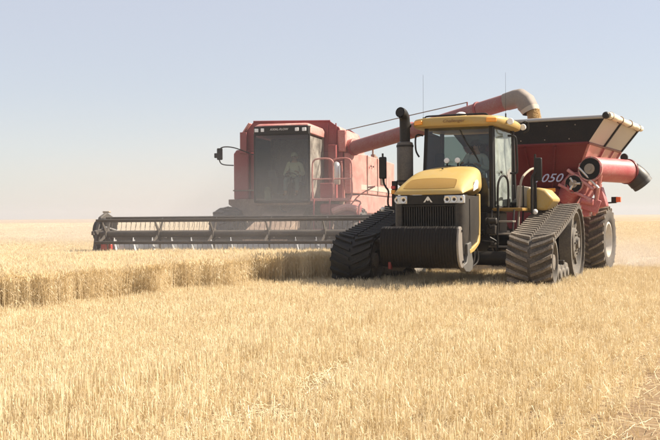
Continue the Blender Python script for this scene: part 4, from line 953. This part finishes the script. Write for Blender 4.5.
    for x in sx:
        for a in angs:
            m = MB(); y, z = RR*math.cos(a), RR*math.sin(a); L = RR
            m.prism([(.05, -.055), (RR, -.022), (RR, .022), (.05, .055)], 'x', -.012, .012)
            o = m.build('spider_arm', DGUN, reel, loc=(x, 0, 0), rot=(a, 0, 0))
        MB().lathe([(.092, -.03), (.15, -.03), (.15, .03), (.092, .03)], (x, 0, 0), 'x', 18, True).build('spider_hub', DGUN, reel)
    # end shields, arms, dividers, drive pulley
    for s, xe in ((-1, X0), (1, X1)):
        B(MB().prism([(-3.15, .25), (-2.7, .55), (-2.55, 1.05), (-2.35, 1.40), (-2.0, 1.52), (-1.62, 1.40), (-1.5, .95), (-1.5, .12), (-2.8, .10)], 'x', xe-.05, xe+.05), 'end_shield', DGUN, bevel=.02)
        B(MB().prism([(-1.5, 1.18), (-1.5, 1.30), (-2.5, 1.08), (-3.0, 1.02), (-3.0, .92), (-2.5, .93)], 'x', xe-s*.10-.03, xe-s*.10+.03), 'reel_arm', DGUN, bevel=.01)
        B(MB().cyl((xe-s*.18, -1.6, 1.0), (xe-s*.18, -2.4, 1.12), .03), 'lift_cylinder', SILV)
        dv = B(MB().loft([[(xe+s*.02, -2.7, .10), (xe+s*.14, -2.7, .12), (xe+s*.12, -2.7, .50), (xe-s*.04, -2.7, .50)], [(xe+s*.03, -3.5, .08), (xe+s*.07, -3.5, .08), (xe+s*.07, -3.5, .16), (xe+s*.03, -3.5, .16)]]), 'crop_divider', REDC)
        m = MB(); m.lathe([(.26, -.04), (.30, -.045), (.30, .045), (.26, .04), (.22, .01), (.07, .015), (.07, .05), (.001, .05)], (0, 0, 0), 'x', 32)
        pu = B(m, 'drive_pulley', BLK, loc=(xe+s*.13, -2.15, 1.03-.02))
        for k in range(6):
            q = k*math.pi/3; MB().box((s*.035, .145*math.cos(q), .145*math.sin(q)), (.02, .17, .045), (math.degrees(q), 0, 0)).build('pulley_spoke', RIMM, pu)
        MB().box((xe+.02*s, -1.9, 1.535), (.20, .12, .05)).build('shield_cap', STEEL, C, .015).location.z = dz
        B(MB().bb(xe+.10, xe+.42, -2.55, -2.45, .50, .68) if s < 0 else MB().bb(xe-.42, xe-.10, -2.55, -2.45, .50, .68), 'divider_shield', REDLENS, bevel=.03)
        B(MB().bb(xe-s*.06-.10, xe-s*.06+.10, -2.42, -1.6, .2, 1.36), 'drive_housing', BLK, bevel=.03)
    # unloading auger
    def loc(wx, wy, wz):
        lx, ly = clocal(wx, wy); return Vector((lx, ly, wz))
    b0 = Vector((1.50, 2.05, 3.38)); e1 = loc(4.86, 24.7, 4.38); 
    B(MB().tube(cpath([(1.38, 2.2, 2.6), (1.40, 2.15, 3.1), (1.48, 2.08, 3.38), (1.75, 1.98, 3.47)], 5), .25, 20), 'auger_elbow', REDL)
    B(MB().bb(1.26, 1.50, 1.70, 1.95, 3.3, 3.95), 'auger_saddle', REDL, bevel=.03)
    tb = B(MB().tube([b0, b0.lerp(e1, .5)+Vector((0, 0, -.02)), e1], .215, 24), 'unloading_auger', coat('tube_red', (.22, .035, .035), .45, .5, dustcol=(.27, .19, .17)), ang=50)
    d = (e1-b0).normalized()
    for k in (.04, .42, .80): p = b0.lerp(e1, k); MB().tube([p-d*.03, p+d*.03], .235, 24).build('clamp_ring', REDC, tb)
    MB().tube([b0+Vector((-.1, -.2, .55)), b0.lerp(e1, .4)+Vector((0, -.1, .43)), b0.lerp(e1, .74)+Vector((0, -.05, .30))], .014, 5).build('support_rod', BROWN, tb)
    for k in (.40, .74): p = b0.lerp(e1, k); MB().tube([p+Vector((0, -.05, .15)), p+Vector((0, -.06, .46 if k < .5 else .31))], .02, 5).build('rod_post', REDC, tb)
    side = Vector((d.x, d.y, 0)).normalized(); 
    up_ = Vector((0, 0, 1)); wd = side.cross(up_)
    hp = [e1, e1+side*.42+up_*.02, e1+side*.70-up_*.50]
    def hring(c, fwd, w, h):
        fwd = fwd.normalized(); u = fwd.cross(wd); u = u if u.z > 0 or abs(u.z) < .3 else -u
        return [c+wd*(w*math.copysign(abs(math.cos(q))**.7, math.cos(q)))+u*(h*math.copysign(abs(math.sin(q))**.7, math.sin(q))) for q in [k*math.pi/10 for k in range(20)]]
    rg = [hring(e1-d*.30, d, .222, .222), hring(e1+d*.02, d, .24, .235), hring(e1+side*.16+up_*.0, d+Vector((0, 0, -.25)), .24, .25), hring(e1+side*.29-up_*.13, side-up_*.9, .24, .25), hring(e1+side*.39-up_*.28, side*.5-up_, .22, .22), hring(e1+side*.44-up_*.38, side*.4-up_, .20, .20)]
    MB().loft(rg, caps=False).build('spout', coat('spout_dust', (.18, .15, .13), .6, .35, dustcol=(.32, .27, .23)), tb, ang=60)
    MB().loft([[c_.lerp(sum(r_, Vector())/20, -.03) for c_ in r_] for r_ in (rg[-2], rg[-1])], caps=False).build('spout_boot', coat('boot_rubber', (.40, .37, .31), .6, .4), tb, ang=60)
    hp = [e1+side*.45-up_*.38]
    B(MB().box((1.7, 5.2, 3.36), (.12, .3, .12)).cyl((1.7, 5.1, 3.3), (1.7, 5.1, 3.62), .03).box((1.72, 5.45, 3.34), (.1, .4, .06)), 'body_lamp', BROWN)
    # operator
    D = empty('person', (C_POS[0], C_POS[1], 0)); D.rotation_euler = C.rotation_euler
    tag(D, 'person in white shirt, jeans and cap seated inside the red combine cab', 'person')
    person(D, None, (.14, .98, 2.44), -.12, SHIRT2, JEANS, CAPM, (.0, .60, 2.66), (.30, .62, 2.66))
    # falling grain
    a = R(C_YAW); ew = hp[-1]; c, s_ = math.cos(a), math.sin(a)
    wx, wy = C_POS[0]+c*ew.x+s_*ew.y, C_POS[1]-s_*ew.x+c*ew.y
    gm = MB(); gr = random.Random(8); dx, dy = c*side.x+s_*side.y, -s_*side.x+c*side.y
    for i in range(9000):
        k = gr.random(); z = ew.z+.08-k*1.05; o = .16*k; rad = (.17+.03*k)*math.sqrt(gr.random()); q = gr.uniform(0, 6.28); r = .008
        p = (wx+dx*(o*1.3+.04)+rad*math.cos(q), wy+dy*(o*1.3+.04)+rad*math.sin(q), z)
        gm.add([(p[0]+r, p[1], p[2]), (p[0]-r*.5, p[1]+r*.8, p[2]), (p[0]-r*.5, p[1]-r*.8, p[2]), (p[0], p[1], p[2]+r*2), (p[0], p[1], p[2]-r*2)], [(0, 1, 3), (1, 2, 3), (2, 0, 3), (1, 0, 4), (2, 1, 4), (0, 2, 4)])
    me = bpy.data.meshes.new('grain_stream'); me.from_pydata(gm.v, [], gm.f); me.materials.append(GRAIN); me.update()
    g = place('grain_stream', me); tag(g, 'stream of golden grain pouring from the auger spout into the cart', 'grain', kind='stuff')
make_combine()

# ------------------------------------------------------------------ air: haze and dust
def ellipsoid(name, c, s, dens, label):
    o = MB().ball((0, 0, 0), 1, 24).build(name, dust_air(name, dens), loc=c); o.scale = s
    tag(o, label, 'dust', 'dust clouds', 'stuff'); return o
hz_ = MB().bb(-420, 420, -12, 760, -1.3, 7.5).build('haze', air('haze_air', .0005, (.66, .68, .76), .2)); tag(hz_, 'thin pale dusty haze hanging over the whole field', 'haze', kind='stuff')
ellipsoid('dust_cloud', (-2.2, 25.2, .8), (7.0, 5.0, 3.6), .085, 'thin dust around the combine harvester cab and header')
ellipsoid('dust_cloud', (.7, 24.6, .9), (2.6, 2.6, 1.9), .10, 'denser dust blowing between the combine and the tractor track')
ellipsoid('dust_cloud', (-8, 38, 1.0), (17, 14, 5.5), .05, 'pale dust drifting over the field behind the header')
ellipsoid('dust_cloud', (8.3, 26.0, .0), (2.2, 3.2, 1.3), .30, 'low dust kicked up by the grain cart tyre')
